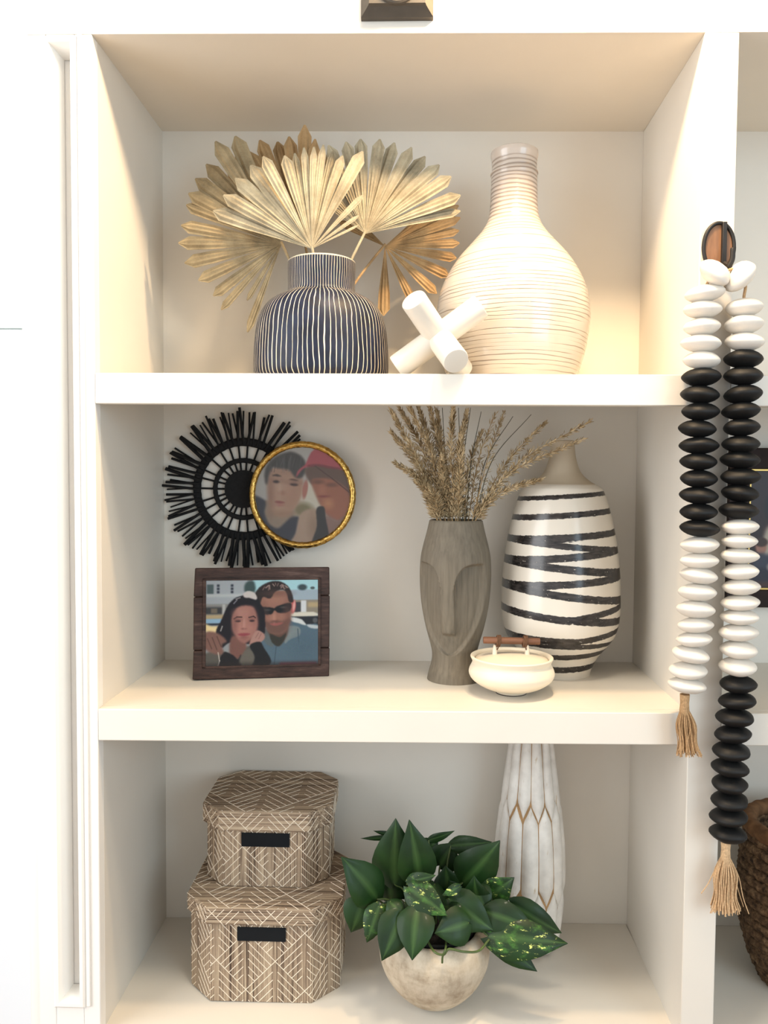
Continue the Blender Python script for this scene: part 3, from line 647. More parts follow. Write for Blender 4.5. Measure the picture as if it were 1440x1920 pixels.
TLb = {4: 'longest bare dark grass blade slanting right toward the striped vase neck', 3: 'bare dark grass blade slanting right, second from the right of the blades', 0: 'leftmost bare dark grass blade, upright among the feathery stems'}
def grass_stem(tip, Y, plume, i, thin=False, x0=None):
    b = Vector((fc.x+(x0 if x0 is not None else random.uniform(-.028, .028)), Yf+random.uniform(-.02, .02), mz-.045))
    t = at(tip[0], tip[1], Y); t.z = min(t.z, -.022)
    m = b.lerp(t, .5)+Vector(((t.x-b.x)*-.18+random.uniform(-.008, .008), random.uniform(-.012, .012), .012)); rx = max(-.034, min(.034, (t.x-fc.x)*.22+(b.x-fc.x)*.4)); rim = Vector((fc.x+rx, Yf+(b.y-Yf)*.9, mz+.004)); b.x = fc.x+rx*.7
    m = rim.lerp(t, .5)+Vector(((t.x-rim.x)*-.14+random.uniform(-.008, .008), random.uniform(-.010, .010), .010)); P = spline([b, rim, m, t], 9)
    root = thing('dried_grass_stem', GL.get(i, 'tall tan feathery grass stem in the dense upright bunch, left in face vase') if not thin else TLb.get(i, 'thin bare dark grass blade upright in the middle of the bunch, face vase'), 'dried grass', b, 'feathery grass stems in the face vase' if not thin else 'bare grass blades in the face vase')
    obj('stalk', MB().tube(P, [.0013*(1-.6*k/(len(P)-1)) for k in range(len(P))], 5), 'stalk_dark' if thin else 'stem', root)
    if thin: return
    mb = MB(); L = len(P)-1
    for k in range(plume):
        q = random.uniform(.16, 1.0)
        f = q*L; a = int(min(f, L-1)); p = P[a].lerp(P[a+1], f-a); d = (P[a+1]-P[a]).normalized()
        if p.z < mz+.004: continue
        ang = random.uniform(0, 2*pi); o1 = d.orthogonal().normalized(); side = o1*cos(ang)+d.cross(o1)*sin(ang)
        wdt = .0135*(.55+.75*sin(pi*min(1, q*1.02)))*random.uniform(.35, 1.0)*(1.15-.35*q)
        st = p+side*wdt*.25; en = p+side*wdt+d*random.uniform(.004, .012)
        w = (en-st).cross(side+d*.3); w = (w.normalized() if w.length > 1e-9 else o1)*random.uniform(.0008, .0017); md = st.lerp(en, .55); nn = (en-st).cross(w).normalized()*.0006
        mb.add([st, md+w, en, md-w, md+nn, md-nn], [(0, 1, 4), (1, 2, 4), (2, 3, 4), (3, 0, 4), (1, 0, 5), (2, 1, 5), (3, 2, 5), (0, 3, 5)])
    obj('seed_head', mb, 'grass', root, 0, kind='stuff')
g = lambda x, y: (700+x/2.769, 750+y/2.769)
for i, (x, y, Y, x0) in enumerate(((95, 60, .17, -.03), (130, 30, .19, -.026), (180, 25, .16, -.02), (235, 40, .21, -.012), (290, 30, .18, -.008), (120, 330, .155, -.032), (95, 170, .20, -.026), (330, 60, .21, .0),
        (415, 30, .16, .002), (485, 65, .19, .01), (355, 300, .145, -.012), (455, 190, .15, .004), (630, 75, .22, .018), (680, 60, .24, .022), (890, 120, .22, .03), (1130, 108, .20, .034), (1085, 205, .185, .036), (868, 412, .165, .034), (230, 430, .15, -.034), (560, 170, .21, .014))):
    grass_stem(g(x, y), Y, 760 if x < 500 else (420 if x not in (630, 680) else 220), i, x0=x0)
for i, (x, y, Y, x0) in enumerate(((358, 40, .19, .0), (442, 40, .20, .008), (505, 40, .17, .016), (725, 85, .21, .024), (820, 75, .19, .028), (560, 60, .20, .02))): grass_stem(g(x, y), Y, 0, i, True, x0)

# ------------------------------------------------------------------ black and white brush-striped vase
Ys = .243; sx = 1050.5; szl = Z2(.3); vc = at(sx, 1100, Ys); vc.z = szl
h = lambda a, y: (a/2.769, zz(y))
ps = profile_px(sx, Ys, [h(62, 215), h(61, 250), h(72, 320), (h(95, 380)), h(140, 425), h(192, 455), h(210, 480), h(237, 560), h(261, 660), h(280, 760), h(292, 860), h(299, 950), h(302, 1050), h(301, 1110), h(293, 1180), h(272, 1240), h(236, 1290), h(196, 1340), h(170, 1395), h(160, 1425), h(158, 1438)], szl, 7)
zb = ps[0][1]; zt_ = ps[-1][1]; ps = [(r, (z-zb)*zt_/(zt_-zb)) for r, z in ps]
sv = obj('brush_striped_vase', MB().lathe(vc, hollow(ps, .005, .04), 200), 'brush', None, 60, loc=vc)
tag(sv, 'glossy white vase with black brushed zigzag bands and a bare beige neck', 'vase')
strokes = [((740, 516), (1190, 482), 10), ((700, 614), (1220, 571), 13), ((690, 722), (1245, 680), 15), ((690, 722), (1265, 775), 14), ((1265, 770), (670, 828), 16), ((670, 832), (1275, 888), 17), ((1285, 905), (655, 955), 16), ((655, 958), (1290, 1032), 17), ((1290, 1055), (980, 1105), 14),
           ((650, 1082), (960, 1112), 17), ((960, 1108), (1290, 1140), 17), ((1285, 1180), (980, 1222), 14), ((1000, 1222), (660, 1218), 18), ((890, 1248), (1270, 1252), 11), ((690, 1250), (900, 1250), 10), ((1250, 1293), (720, 1325), 14), ((1190, 1374), (780, 1394), 15), ((970, 1240), (1180, 1248), 9)]
vz = np.array([v.co[:] for v in sv.data.vertices]); ku = sc(Ys)/2.769
U = 971+vz[:, 0]/ku; ycr = np.interp(vz[:, 2], [0, zt_], [1440, 215]); dm = np.full(len(U), 1.0)
for (xa, ya), (xb, yb), w in strokes:
    dx, dy = xb-xa, yb-ya; t = np.clip(((U-xa)*dx+(ycr-ya)*dy)/(dx*dx+dy*dy), 0, 1)
    dm = np.minimum(dm, (np.hypot(U-xa-t*dx, ycr-ya-t*dy)-w*1.12)*ku)
a_ = sv.data.attributes.new('stroke', 'FLOAT', 'POINT'); a_.data.foreach_set('value', dm.astype(np.float32))

# ------------------------------------------------------------------ small lidded bowl
Yo = .107; bx_ = 959; bzl = Z2(.19); bc_ = at(bx_, 1250, Yo); bc_.z = bzl; k = sc(Yo)/2.769
lb = thing('lidded_bowl', 'small cream lidded bowl with a tied wooden bar handle in front', 'bowl', bc_)
zq = lambda y: (1536-y)*k
prof = [(80*k, .0015), (86*k, .004), (92*k, .008), (118*k, zq(1512)), (165*k, zq(1492)), (205*k, zq(1463)), (221*k, zq(1435)), (219*k, zq(1412)), (208*k, zq(1388)), (203*k, zq(1374)), (208*k, zq(1360)), (213*k, zq(1350)), (213*k, zq(1344)), (206*k, zq(1341)), (196*k, zq(1347)), (190*k, zq(1362)), (188*k, zq(1375)), (0, zq(1380))]
Q = spline([(r, 0, z) for r, z in prof], 4); obj('bowl', MB().lathe(bc_, [(max(0, q.x), q.z) for q in Q], 80), 'cream', lb, 50)
obj('foot', MB().lathe(bc_, [(80*k, 0), (80*k, .002)], 48), 'dark_foot', lb)
ldm = obj('lid', MB().lathe(bc_, [(0, zq(1366)), (186*k, zq(1366)), (187*k, zq(1358)), (172*k, zq(1350)), (120*k, zq(1338)), (60*k, zq(1332)), (0, zq(1330))], 72), 'cream_lid', lb, 50)
for dx in (-88, 80):
    p = Vector((bc_.x+dx*k, bc_.y, bc_.z)); obj('lug', MB().tube([p+Vector((0, 0, zq(1350))), p+Vector((0, 0, zq(1310))), p+Vector((dx*-.00001, 0, zq(1285)))], [.0042, .0038, .003], 14), 'cream_lid', ldm, 50)
hb = MB(); hz = bc_.z+zq(1262)
hb.tube([(bc_.x-150*k, bc_.y-.004, hz+.001), (bc_.x-148*k, bc_.y-.004, hz+.001), (bc_.x+145*k, bc_.y+.003, hz-.0015), (bc_.x+147*k, bc_.y+.003, hz-.0015)], [.0045, .0056, .0056, .0045], 12)
obj('handle_bar', hb, 'twig', lb, 50)
for dx in (-70, 68):
    tw = MB()
    for j in range(3):
        P = [(bc_.x+dx*k+(j-1)*.0022+.001*sin(a*1.0), bc_.y+.0072*cos(a), hz-.001+(.0088)*sin(a)) for a in np.linspace(0, 2*pi, 18)]
        tw.tube(P, .0015, 6)
    tw.tube([(bc_.x+dx*k, bc_.y-.006, hz-.006), (bc_.x+dx*k*1.05, bc_.y-.005, hz-.012), (bc_.x+dx*k*1.1, bc_.y-.002, hz-.015)], .001, 6)
    obj('twine', tw, 'twine', lb, 50)

# ------------------------------------------------------------------ storage boxes
def octo(x0, x1, y0, y1, c): return [(x0+c, y0), (x1-c, y0), (x1, y0+c), (x1, y1-c), (x1-c, y1), (x0+c, y1), (x0, y1-c), (x0, y0+c)]
def clip(p, d, w, hh, lmax):
    t0, t1 = 0, lmax
    for q, dd, hi in ((p[0], d[0], w), (p[1], d[1], hh)):
        if abs(dd) < 1e-9:
            if q < 0 or q > hi: return None
        else:
            a, b = (0-q)/dd, (hi-q)/dd
            if a > b: a, b = b, a
            t0 = max(t0, a); t1 = min(t1, b)
    return ((p[0]+d[0]*t0, p[1]+d[1]*t0), (p[0]+d[0]*t1, p[1]+d[1]*t1)) if t1-t0 > .002 else None
def stitches(mb, org, u, v, n, w, hh, u0, v0, a=.0485, sp=.0068, wd=.00062):
    """white stitched lattice on one flat panel: org corner, u/v in-plane axes, n outward; (u0, v0) pattern phase"""
    segs = []
    q = sqrt(.5)
    for i in range(-4, int((w+abs(u0))/a)+5):
        for j in range(-4, int((hh+abs(v0))/a)+5):
            if (i+j) % 2: continue
            P = (u0+i*a, v0+j*a)
            segs += [(P, (q, q), a/q), (P, (-q, q), a/q)]
            for m in range(1, 6):
                s_ = m*sp
                segs.append(((P[0]+s_, P[1]-s_), (q, q), (a*.92-s_)/q)); segs.append(((P[0]-s_, P[1]-s_), (-q, q), (a*.92-s_)/q))
    for P, d, l in segs:
        c = clip(P, d, w, hh, l)
        if not c: continue
        A = org+u*c[0][0]+v*c[0][1]; B = org+u*c[1][0]+v*c[1][1]; t = (B-A).normalized(); sd = t.cross(n)*wd; up = n*.0005
        mb.add([A+sd, A+up, A-sd, B+sd, B+up, B-sd], [(0, 1, 4, 3), (1, 2, 5, 4), (0, 2, 1), (3, 4, 5)])
def side_stitch(mb, ring, z0, z1, ph, vph):
    run = ph
    for i in range(len(ring)):
        a = Vector((*ring[i], z0)); b = Vector((*ring[(i+1) % len(ring)], z0)); u = (b-a); w = u.length; u.normalize()
        n = Vector((u.y, -u.x, 0)); stitches(mb, a, u, Vector((0, 0, 1)), n, w, z1-z0, -(run % .097), vph); run += w
def storage_box(label, x0, x1, y0, y1, c, z0, zl0, zl1, ov, lab, ph, grp=None):
    root = thing('storage_box', label, 'box', ((x0+x1)/2, (y0+y1)/2, z0))
    rg = octo(x0, x1, y0, y1, c); obj('body', MB().prism(rg, z0, zl0+.004), 'weave_v', root, 0, .0015)
    lr = octo(x0-ov, x1+ov, y0-ov, y1+ov, c*1.02); lid = obj('lid', MB().prism(lr, zl0, zl1), 'weave_h', root, 0, .003)
    m1 = MB(); side_stitch(m1, rg, z0+.001, zl0, ph, .02); obj('stitching', m1, 'stitch', root, 0, kind='stuff')
    m2 = MB(); side_stitch(m2, lr, zl0+.0015, zl1-.003, ph+.05, .018)
    w, d = x1-x0+2*ov, y1-y0+2*ov
    tb = MB(); stitches(tb, Vector((x0-ov, y0-ov, zl1)), Vector((1, 0, 0)), Vector((0, 1, 0)), Vector((0, 0, 1)), w, d, -.03, -.02, .066, .0095)
    cc = c*1.02-.003; keep = []
    for i in range(0, len(tb.v), 6):                       # drop stitches that fall outside the cut corners
        ok = True
        for p in (tb.v[i+1], tb.v[i+4]):
            dx = min(p[0]-(x0-ov), x1+ov-p[0]); dy = min(p[1]-(y0-ov), y1+ov-p[1])
            if dx+dy < cc+.003: ok = False
        if ok: m2.add(tb.v[i:i+6], [(0, 1, 4, 3), (1, 2, 5, 4), (0, 2, 1), (3, 4, 5)])
    obj('stitching', m2, 'stitch', lid, 0, kind='stuff')
    lx, lw, lz0, lz1 = lab; obj('label_plate', MB().box(lx, lx+lw, y0-.0016, y0+.001, lz0, lz1), 'label_black', root, 0)
    return root
zf = Z3(-.2)+.0004
Y1 = .079
storage_box('larger woven grasscloth box with white stitching, under the smaller box', -.337, -.084, Y1, .29, .043, zf, at(490, 1737, Y1-.006).z, at(490, 1704, Y1-.006).z, .0055,
            (at(445, 1750, Y1).x, at(536, 1750, Y1).x-at(445, 1750, Y1).x, at(490, 1764, Y1).z, at(490, 1738.5, Y1).z), .038)
zl = at(490, 1704, Y1-.006).z+.0009
yy = .115
for _ in range(20):                                      # front foot of the upper box lands on row 1679
    e_ = at(500, 1679, yy).z-zl; yy += e_*-1.6 if abs(e_) > 1e-5 else 0
Y2 = min(max(yy, .09), .14)
storage_box('smaller woven grasscloth box with white stitching, stacked on the larger box', at(389, 1640, Y2+.036).x, at(617, 1640, Y2+.036).x, Y2, Y2+.175, .036, zl, at(500, 1560, Y2-.006).z, at(500, 1522, Y2-.006).z, .0065,
            (at(453, 1575, Y2).x, at(543, 1575, Y2).x-at(453, 1575, Y2).x, at(490, 1587, Y2).z, at(490, 1561.5, Y2).z), .015)

# ------------------------------------------------------------------ carved white vase
Yc = .256; cxp = 991.5; cz0 = Z3(.26); cc = at(cxp, 1700, Yc); cc.z = cz0; kk = sc(Yc)/2.88
zy = lambda y: at(cxp, 1380+y/2.88, Yc).z-cz0
cr = [(1240, 112), (1180, 128), (1090, 156), (1000, 170), (900, 181), (800, 187), (700, 188), (560, 182), (340, 158), (40, 118), (-60, 102)]
zs_ = [max(0, zy(y)) for y, _ in cr]; zs_[0] = 0
rad = lambda z: interp(z, zs_, [r*kk for _, r in cr])
cvt = thing('carved_vase', 'tall white vase of overlapping carved petal facets behind the plant', 'vase', cc)
ztp = zs_[-1]
obj('body', MB().lathe(cc, [(rad(z)-.0035, z) for z in np.linspace(0, ztp, 40)]+[(rad(ztp)-.012, ztp), (rad(ztp)-.012, ztp-.05), (0, ztp-.05)], 48), 'bare_wood', cvt, 50)
N = 12
rows = [(-62, 388, 0, 0), (328, 848, .5, 1), (774, 1236, 0, 1)]
for ya, yb, ph, pt in rows:
    za, zb2 = max(0.004, zy(yb)), zy(ya) if ya > -60 else ztp-.002
    for i in range(N):
        th0 = 2*pi*(i+ph)/N+.12; j1 = random.uniform(-.006, .006); z0_, z1_ = za+j1, zb2+random.uniform(-.006, .004)
        z0_ = max(z0_, .003); vs = []; fs = []; nz, nu = 22, 6
        for a in range(nz):
            t = a/(nz-1); t = t-.07*sin(2*pi*t); z = z0_+(z1_-z0_)*t
            TL = 88*kk; db = (z-z0_)/TL; du = (z1_-z)/TL; wv = min(1, db**.8 if (za > .006) else 1, du**.8 if pt else 1)
            for b in range(nu):
                f = b/(nu-1)*2-1; th = th0+f*(pi/N*(.90+.06*sin(pi*t)))*max(wv, .02)
                r = rad(z)+.0012-.0030*f*f+.0010*cos(f*2)-.0045*(1-min(1, wv*1.15))-(.0012 if abs(f) > .9 else 0)
                vs.append(cc+Vector((r*cos(th), r*sin(th), z)))
        for a in range(nz-1):
            for b in range(nu-1): fs.append((a*nu+b, a*nu+b+1, (a+1)*nu+b+1, (a+1)*nu+b))
        m = len(vs); back = [v+(Vector((cc.x, cc.y, v.z))-v).normalized()*.003 for v in vs]; fs += [tuple(reversed([x+m for x in f])) for f in fs]
        rim_ = [b for b in range(nu)]+[a*nu+nu-1 for a in range(1, nz)]+[(nz-1)*nu+b for b in range(nu-2, -1, -1)]+[a*nu for a in range(nz-2, 0, -1)]
        fs += [(rim_[q], rim_[q]+m, rim_[(q+1) % len(rim_)]+m, rim_[(q+1) % len(rim_)]) for q in range(len(rim_))]
        obj('petal_facet', MB().add(vs+back, fs), 'carve', cvt, 50)

# ------------------------------------------------------------------ potted pothos
Yp = .098; pxc = 814; pz0 = Z3(.07)+.0004; pc = at(pxc, 1800, Yp); pc.z = pz0
zp = lambda y: 1380+y/2.88
pp = profile_px(pxc, Yp, [(258/2.88, zp(1012)), (268/2.88, zp(1022)), (286/2.88, zp(1062)), (298/2.88, zp(1110)), (304/2.88, zp(1170)), (297/2.88, zp(1245)), (279/2.88, zp(1310)), (250/2.88, zp(1375)), (212/2.88, zp(1435)), (165/2.88, zp(1490)), (120/2.88, zp(1527)), (96/2.88, zp(1538))], pz0, 5)
zb = pp[0][1]; zt2 = pp[-1][1]; pp = [(r, (z-zb)*zt2/(zt2-zb)) for r, z in pp]
pt = thing('potted_pothos', 'green pothos with pale flecked leaves in a round whitewashed wooden pot', 'potted plant', pc)
obj('pot', MB().lathe(pc, pp+[(pp[-1][0]-.004, zt2+.0008), (pp[-1][0]-.008, zt2-.002), (pp[-1][0]-.009, zt2-.06), (0, zt2-.06)], 96), 'pot', pt, 50)
obj('liner', MB().lathe(pc, [(pp[-1][0]-.012, zt2-.058), (pp[-1][0]-.0105, zt2+.003), (pp[-1][0]-.013, zt2+.003), (pp[-1][0]-.014, zt2-.03)], 64), 'liner', pt, 50)
obj('soil', MB().lathe(pc, [(0, zt2-.04), (pp[-1][0]-.014, zt2-.03), (pp[-1][0]-.02, zt2-.018), (.03, zt2-.012), (0, zt2-.01)], 40), 'soil', pt, 50)
TS = [0, .04, .12, .24, .38, .52, .66, .79, .9, 1]; WS = [.14, .52, .86, 1, .98, .87, .68, .42, .2, .01]
def leaf(bz, tz, w, Yb_, Yt, curl=.10, fold=.18, roll=0.0, var=0):
    b = at(620+bz[0]/2.88, 1380+bz[1]/2.88, Yb_); t = at(620+tz[0]/2.88, 1380+tz[1]/2.88, Yt)
    ax = (t-b); ln = ax.length; ax.normalize()
    view = (CAM-(b+t)/2).normalized(); sd = ax.cross(view).normalized(); up = sd.cross(ax).normalized()
    if roll: Rr = Matrix.Rotation(roll, 3, ax); sd = Rr @ sd; up = Rr @ up
    hw = w*1.1*sc((Yb_+Yt)/2)/2.88/2; NU = 9; vs = []; rb = []; fs = []
    for i, (tt, ww) in enumerate(zip(TS, WS)):
        bow = curl*ln*4*tt*(1-tt)
        for j in range(NU):
            f = j/(NU-1)*2-1
            back = -.10*ln*(abs(f)**1.5) if i == 0 else (-.05*ln*abs(f) if i == 1 else 0)
            wav = .035*hw*sin(7*tt+2*f)
            vs.append(b+ax*(tt*ln+back)+sd*(hw*ww*f)+up*(bow+hw*ww*fold*(abs(f)**1.2)*(1 if i else .6)-.28*hw*ww*abs(f)**3+wav))
            rb.append(max(0, 1-abs(f)*5))
    n = len(TS)
    for i in range(n-1):
        for j in range(NU-1): fs.append((i*NU+j, i*NU+j+1, (i+1)*NU+j+1, (i+1)*NU+j))
    m = len(vs); vs2 = vs+[v-up*.0006 for v in vs]; fs2 = fs+[tuple(reversed([x+m for x in f])) for f in fs]
    ed = [j for j in range(NU)]+[i*NU+NU-1 for i in range(1, n)]+[(n-1)*NU+j for j in range(NU-2, -1, -1)]+[i*NU for i in range(n-2, 0, -1)]
    fs2 += [(ed[q], ed[(q+1) % len(ed)], ed[(q+1) % len(ed)]+m, ed[q]+m) for q in range(len(ed))]
    o = obj('leaf', MB().add(vs2, fs2), 'leaf_var' if var else 'leaf', pt, 60)
    if var: o['label'] = 'leaf flecked with pale yellow-green'
    a = o.data.attributes.new('rib', 'FLOAT', 'POINT'); a.data.foreach_set('value', np.array(rb+rb, np.float32))
    # petiole down to the soil
    g0 = Vector((pc.x+(b.x-pc.x)*.35, pc.y+(b.y-pc.y)*.35, pc.z+zt2-.014)); mid = g0.lerp(b, .6)+Vector((0, 0, .018))
    obj('petiole', MB().tube(spline([g0, mid, b+up*.0005], 6), [.0016]*12+[.0012], 6), 'petiole', pt, 50)
leaves = [((250, 880), (58, 652), 205, .07, .05, 0), ((345, 800), (352, 445), 235, .10, .09, 0), ((480, 790), (425, 452), 200, .085, .075, 0), ((590, 700), (668, 575), 160, .15, .15, 0),
    ((530, 562), (670, 512), 44, .16, .15, 0), ((312, 548), (160, 553), 26, .15, .14, 0), ((320, 530), (230, 512), 24, .16, .15, 0), ((715, 790), (915, 566), 215, .11, .09, 0),
    ((650, 592), (872, 572), 90, .15, .13, 0), ((820, 890), (992, 765), 160, .10, .08, 1), ((800, 920), (775, 755), 150, .085, .07, 0), ((420, 815), (632, 972), 150, .05, .02, 1), ((418, 790), (568, 752), 76, .06, .05, 1),
    ((698, 812), (600, 862), 52, .05, .04, 1), ((180, 885), (110, 1062), 175, .07, .06, 0), ((265, 915), (195, 1116), 125, .05, .03, 1), ((385, 955), (275, 1216), 185, .035, .005, 0), ((470, 930), (440, 1212), 195, .03, -.005, 0),
    ((745, 1010), (560, 1065), 185, .03, .01, 0), ((640, 880), (880, 1050), 190, .06, .04, 0), ((840, 950), (1112, 1045), 165, .055, .04, 0), ((975, 905), (1248, 1064), 135, .10, .10, 0), ((850, 1080), (1281, 1120), 205, .04, .03, 1),
    ((890, 1100), (1116, 1272), 120, .045, .035, 0), ((650, 860), (620, 700), 170, .12, .12, 0), ((320, 895), (395, 988), 90, .045, .03, 0), ((330, 890), (318, 700), 150, .12, .11, 0), ((560, 930), (700, 860), 130, .11, .10, 0),
    ((470, 1050), (560, 960), 120, .09, .08, 0), ((760, 960), (930, 900), 130, .10, .09, 0), ((280, 985), (330, 880), 90, .08, .07, 0), ((215, 1050), (205, 1110), 60, .05, .045, 0),
    ((560, 800), (520, 960), 150, .09, .06, 0), ((620, 900), (690, 1040), 140, .06, .03, 0), ((430, 860), (350, 700), 150, .13, .13, 0), ((700, 880), (640, 780), 130, .12, .11, 0), ((400, 900), (520, 1080), 150, .06, .035, 0),
    ((770, 820), (850, 960), 150, .08, .06, 0), ((900, 960), (1010, 1080), 130, .06, .05, 0), ((500, 640), (580, 560), 130, .16, .16, 0), ((330, 700), (270, 600), 140, .14, .14, 0), ((720, 700), (770, 640), 150, .14, .13, 0)]
for b, t, w, y0, y1, var in leaves: leaf(b, t, w, y0, y1, curl=random.uniform(.06, .13), fold=random.uniform(.1, .25), roll=random.uniform(-.25, .25), var=var)
def zpt(x, y, Y): return at(620+x/2.88, 1380+y/2.88, Y)
obj('trailing_stem', MB().tube(spline([zpt(520, 1100, .03), zpt(560, 1165, .005), zpt(610, 1180, .002), zpt(640, 1150, .004), zpt(720, 1165, .004), zpt(800, 1160, .015), zpt(855, 1100, .035)], 6), .0018, 7), 'petiole', pt, 50)
obj('trailing_stem', MB().tube(spline([zpt(625, 1105, .03), zpt(620, 1150, .003), zpt(605, 1190, .001), zpt(602, 1225, .003)], 6), .0016, 7), 'petiole', pt, 50)
obj('trailing_stem', MB().tube(spline([zpt(260, 1100, .04), zpt(300, 1085, .03), zpt(360, 1075, .05)], 6), .0022, 7), 'petiole', pt, 50)

# ------------------------------------------------------------------ hook and bead garland
Yk = -.012; hc = at(1347, 464, -.006); s = sc(-.006)
hk = thing('wall_hook', 'oval brown hook plate with black iron rim on the white post', 'hook', (hc.x, 0, hc.z))
def oval(y, rx, rz, n=48): return [Vector((hc.x+rx*cos(2*pi*i/n), y, hc.z+rz*sin(2*pi*i/n))) for i in range(n)]
dm_ = MB(); n = 48; A, B = oval(-.0005, 27*s, 43*s), oval(-.007, 26*s, 42*s); dm_.add(A+B, [tuple(range(n)), tuple(reversed(range(n, 2*n)))]+[(i, n+i, n+(i+1) % n, (i+1) % n) for i in range(n)])
obj('plate', dm_, 'copper', hk, 40)
P = oval(-.0075, 27.5*s, 43.5*s); obj('rim', MB().tube(P+[P[0]], 3.6*s, 8, False), 'iron', hk, 50)
obj('bar', MB().box(hc.x+4*s, hc.x+12*s, -.013, -.006, hc.z-36*s, hc.z+44*s), 'iron', hk, 30, .0008)
obj('hook_arm', MB().tube(spline([(hc.x+9*s, -.010, hc.z-30*s), (hc.x+11*s, -.026, hc.z-41*s), tuple(at(1366, 501, -.028)), tuple(at(1373, 486, -.030)), tuple(at(1374, 465, -.030))], 6), [.0036]*24+[.0030], 10), 'iron', hk, 50)
Yd = -.0285; sd_ = sc(Yd)
gl_ = thing('bead_garland', 'long black and white wooden bead garland with jute tassels on the hook', 'garland', (hc.x, Yd, hc.z-.04))
def bead_mesh(mat, seed):
    rnd = random.Random(seed); mb = MB(); pr = []
    for i in range(13):
        t = i/6-1; q = 1-abs(t); rr_ = 1-(1-q)**2.1; hgt = (.0128*(1-rr_**2.3)*.38+.0128*.62*sqrt(max(0, 1-rr_**2.4))); pr.append((.0264*rr_, math.copysign(hgt, t)))
    f = [(rnd.uniform(0, 6.28), rnd.uniform(.01, .03)) for _ in range(4)]
    mb.lathe((0, 0, 0), pr, 26, lambda r, z, a: r*(1+sum(q*cos((k+2)*a+p+z*60) for k, (p, q) in enumerate(f))))
    me = bpy.data.meshes.new('bead'); me.from_pydata(mb.v, [], mb.f); me.validate(); me.materials.append(M[mat]); me.shade_smooth(); return me
BM = {c: [bead_mesh('bead_'+c, i+(9 if c == 'white' else 0)) for i in range(5)] for c in ('white', 'black')}
c7 = lambda l: [(1220+x/3.84, 400+y/3.84) for x, y in l]; c5 = lambda l: [(1220+x/3.84, 820+y/3.84) for x, y in l]; c8 = lambda l: [(1220+x/3.69, 1200+y/3.69) for x, y in l]
left = [('white', c7([(385, 578), (370, 693), (368, 818), (363, 937), (368, 1057)])), ('black', c7([(364, 1180), (355, 1305), (357, 1427), (336, 1550), (346, 1672)])), ('black', c5([(346, 175), (345, 297), (345, 418), (346, 537), (352, 655)])),
        ('white', c5([(355, 775), (352, 888), (346, 995), (336, 1115), (322, 1238), (320, 1352), (311, 1455), (288, 1562), (272, 1678), (262, 1785)]))]
right = [('white', c7([(672, 680), (668, 803), (676, 925)])), ('black', c7([(668, 1048), (668, 1170), (665, 1303), (653, 1423), (652, 1541), (651, 1662)])), ('black', c5([(645, 162), (643, 283), (641, 402), (633, 525)])),
         ('white', c5([(640, 645), (636, 748), (635, 853), (642, 965), (650, 1078), (645, 1190), (640, 1293), (632, 1405), (633, 1528), (628, 1650)])), ('black', c8([(605, 305), (600, 420), (582, 535), (570, 652), (557, 767), (550, 883), (545, 995), (545, 1110), (540, 1220), (535, 1338)]))]
gl0 = gl_.location.copy(); ends = []
for strand, drift in ((left, -1), (right, 1)):
    pts = [(c, p) for c, l in strand for p in l]; path = []
    for i, (c, p) in enumerate(pts):
        w = at(p[0], p[1], Yd); path.append(w); q = pts[max(0, i-1)][1]; r = pts[min(len(pts)-1, i+1)][1]
        gap = (r[1]-q[1])/(2 if 0 < i < len(pts)-1 else 1)
        slope = -(r[0]-q[0])/max(1, abs(r[1]-q[1]))
        hz_ = min(1.28, gap/31*1.0)
        tag(link('bead', random.choice(BM[c]), gl_, w-gl0, (random.uniform(-.1, .1), slope*-.7+random.uniform(-.06, .06), random.uniform(0, 6.28)), (random.uniform(.96, 1.03),)*2+(hz_*random.uniform(.95, 1.0),)), c+' painted wooden bead')
    ends.append(path)
tb = [(at(1341, 512, -.036), (0.5, .62, 0), 'white'), (at(1386, 518, -.036), (.3, -.95, 0), 'white')]
for p, r, c in tb: link('bead', BM[c][1], gl_, p-gl0, r, (.95, .95, 1.15))
top = [ends[0][0], at(1328, 528, -.034), at(1347, 506, -.036), at(1362, 508, -.042), at(1376, 506, -.038), at(1397, 531, -.033), at(1395, 556, Yd), ends[1][0]]
obj('cord', MB().tube(spline(list(reversed(ends[0]))+top+ends[1][1:], 4), .0021, 7), 'jute', gl_, 50)
def tassel(topz, botz, spread, mat, n, lean_, strays):
    s = sd_; T = at(topz[0], topz[1], Yd); B = at(botz[0], botz[1], Yd)
    obj('tassel_knot', MB().lathe((0, 0, 0), [(0, 0), (9*s, .001), (8*s, -.012), (9*s, -.024), (6*s, -.03), (0, -.03)][::-1], 16), mat, gl_, 50)
    o = gl_.children[-1] if gl_.children[-1].name.startswith('tassel_knot') else [c for c in gl_.children if c.name.startswith('tassel_knot')][-1]
    for v in o.data.vertices: v.co += Vector(gl0)
    o.location = T-gl0
    mb = MB(); kn = T+Vector((0, 0, -.024))
    for i in range(n):
        a = random.uniform(0, 2*pi); q = sqrt(random.random())
        e = B+Vector((cos(a)*q*spread*s, sin(a)*q*spread*s*.45, random.uniform(-.006, .005)))
        if i in strays: e = e+strays[i]
        m1 = kn.lerp(e, .35)+Vector((cos(a)*q*spread*s*.42, sin(a)*q*.006, .003)); m2 = kn.lerp(e, .7)+Vector((random.uniform(-.002, .002), 0, 0))
        mb.tube(spline([kn+Vector((cos(a)*.004, sin(a)*.004, .006)), m1, m2, e], 4), .00075, 4)
    obj('tassel', mb, mat, gl_, 50, kind='stuff')
tassel((1284, 1303), (1293, 1412), 25, 'jute', 110, 0, {0: Vector((.014, 0, .004)), 1: Vector((-.012, 0, -.004))})
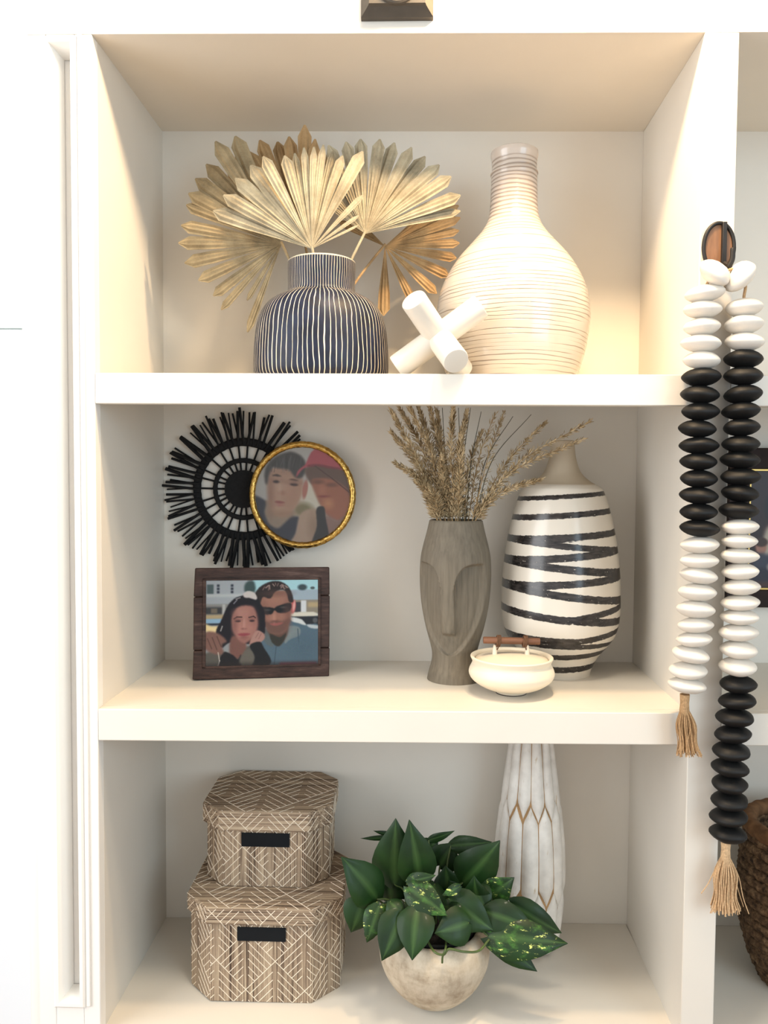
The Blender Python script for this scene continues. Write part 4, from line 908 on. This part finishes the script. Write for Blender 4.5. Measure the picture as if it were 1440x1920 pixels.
tassel((1361, 1579), (1360, 1706), 30, 'jute2', 150, 0, {0: Vector((-.034, 0, .022)), 1: Vector((.020, 0, .002)), 2: Vector((.018, 0, -.001)), 3: Vector((-.02, 0, .01))})

# ------------------------------------------------------------------ neighbouring cells
Yq = .312; tl = at(1364, 840, Yq); bl = at(1356, 1136.5, Yq); x0 = (tl.x+bl.x)/2; x1 = x0+.25; z1 = tl.z; z0 = bl.z
pf_ = thing('family_photo_frame', 'large dark wooden photo frame hung in the neighbouring cell behind the beads', 'picture frame', ((x0+x1)/2, Yq, z0))
fw = .039
for a in ((x0, x1, z1-fw, z1), (x0, x1, z0, z0+fw*.85), (x0, x0+fw, z0+fw*.85, z1-fw), (x1-fw, x1, z0+fw*.85, z1-fw)): obj('frame_rail', MB().box(a[0], a[1], Yq-.012, Yq+.012, a[2], a[3]), 'dark_frame', pf_, 30, .002)
zi0, zi1 = z0+fw*.85, z1-fw
for a in ((x0+fw, x1-fw, zi1-.003, zi1), (x0+fw, x1-fw, zi0, zi0+.003), (x0+fw, x0+fw+.003, zi0, zi1), (x1-fw-.003, x1-fw, zi0, zi1)): obj('gilt_slip', MB().box(a[0], a[1], Yq-.009, Yq+.004, a[2], a[3]), 'gold_line', pf_, 0)
cv = Canvas(0, 100, 0, 130, 120, 156, (48, 28, 26))
cv.ell(34, 40, 15, 20, (18, 16, 18), .15); cv.ell(38, 46, 8, 12, (190, 140, 120), .2); cv.poly([(20, 66), (32, 56), (50, 58), (60, 90), (52, 116), (28, 112), (18, 90)], (196, 184, 164), 2)
cv.ell(16, 84, 6, 8, (178, 128, 108), .2); cv.ell(16, 79, 7, 5, (70, 46, 36), .2); cv.poly([(8, 94), (22, 92), (32, 98), (30, 118), (10, 118)], (62, 66, 82), 2); cv.poly([(4, 110), (30, 108), (34, 124), (30, 132), (4, 132)], (44, 44, 58), 2)
cv.ell(29, 106, 6, 5, (188, 176, 164), .3); cv.ell(78, 36, 9, 12, (186, 134, 112), .2); cv.poly([(60, 60), (78, 50), (100, 60), (100, 130), (62, 130)], (58, 62, 84), 2); cv.ell(78, 26, 11, 8, (40, 30, 28), .2)
cv.rect(0, 100, 122, 130, (84, 56, 50), 2)
cv.mesh('photograph', pf_, lambda x, y: Vector((x0+fw+(x1-x0-2*fw)*x/100, Yq-.001, zi1-(zi1-zi0)*y/130)))
# rope basket
Yk2 = .165; bk0 = Z3(.6)+.0004; bkc = at(1512, 1700, Yk2); bkc.z = bk0; sk = sc(Yk2)
bk = thing('rope_basket', 'dark brown coiled rope basket in the neighbouring bottom cell', 'basket', bkc)
prf = [(1545, 101), (1580, 106), (1640, 112), (1700, 112), (1750, 104), (1800, 90), (1850, 70)]
ztop_k = at(1512, 1556, Yk2).z-bk0; nco = 15
for i in range(nco):
    t = i/(nco-1); z = .008+(ztop_k-.02)*t; R = interp(t, [0, .12, .35, .6, .85, 1], [74, 90, 107, 112, 108, 103])*sk
    obj('coil', MB().ring((bkc.x, bkc.y, bk0+z), R, .0098, 'Z', 120, 10, lambda a, b: 1+.16*sin(30*a+2*b+i)), 'basket', bk, 60)
obj('rim_coil', MB().ring((bkc.x, bkc.y, bk0+ztop_k+.003), 103*sk, .0135, 'Z', 120, 12, lambda a, b: 1+.06*sin(24*a+b)), 'basket_rim', bk, 60)
obj('basket_floor', MB().lathe(bkc, [(0, 0), (74*sk, 0), (76*sk, .008), (0, .008)], 40), 'basket', bk)
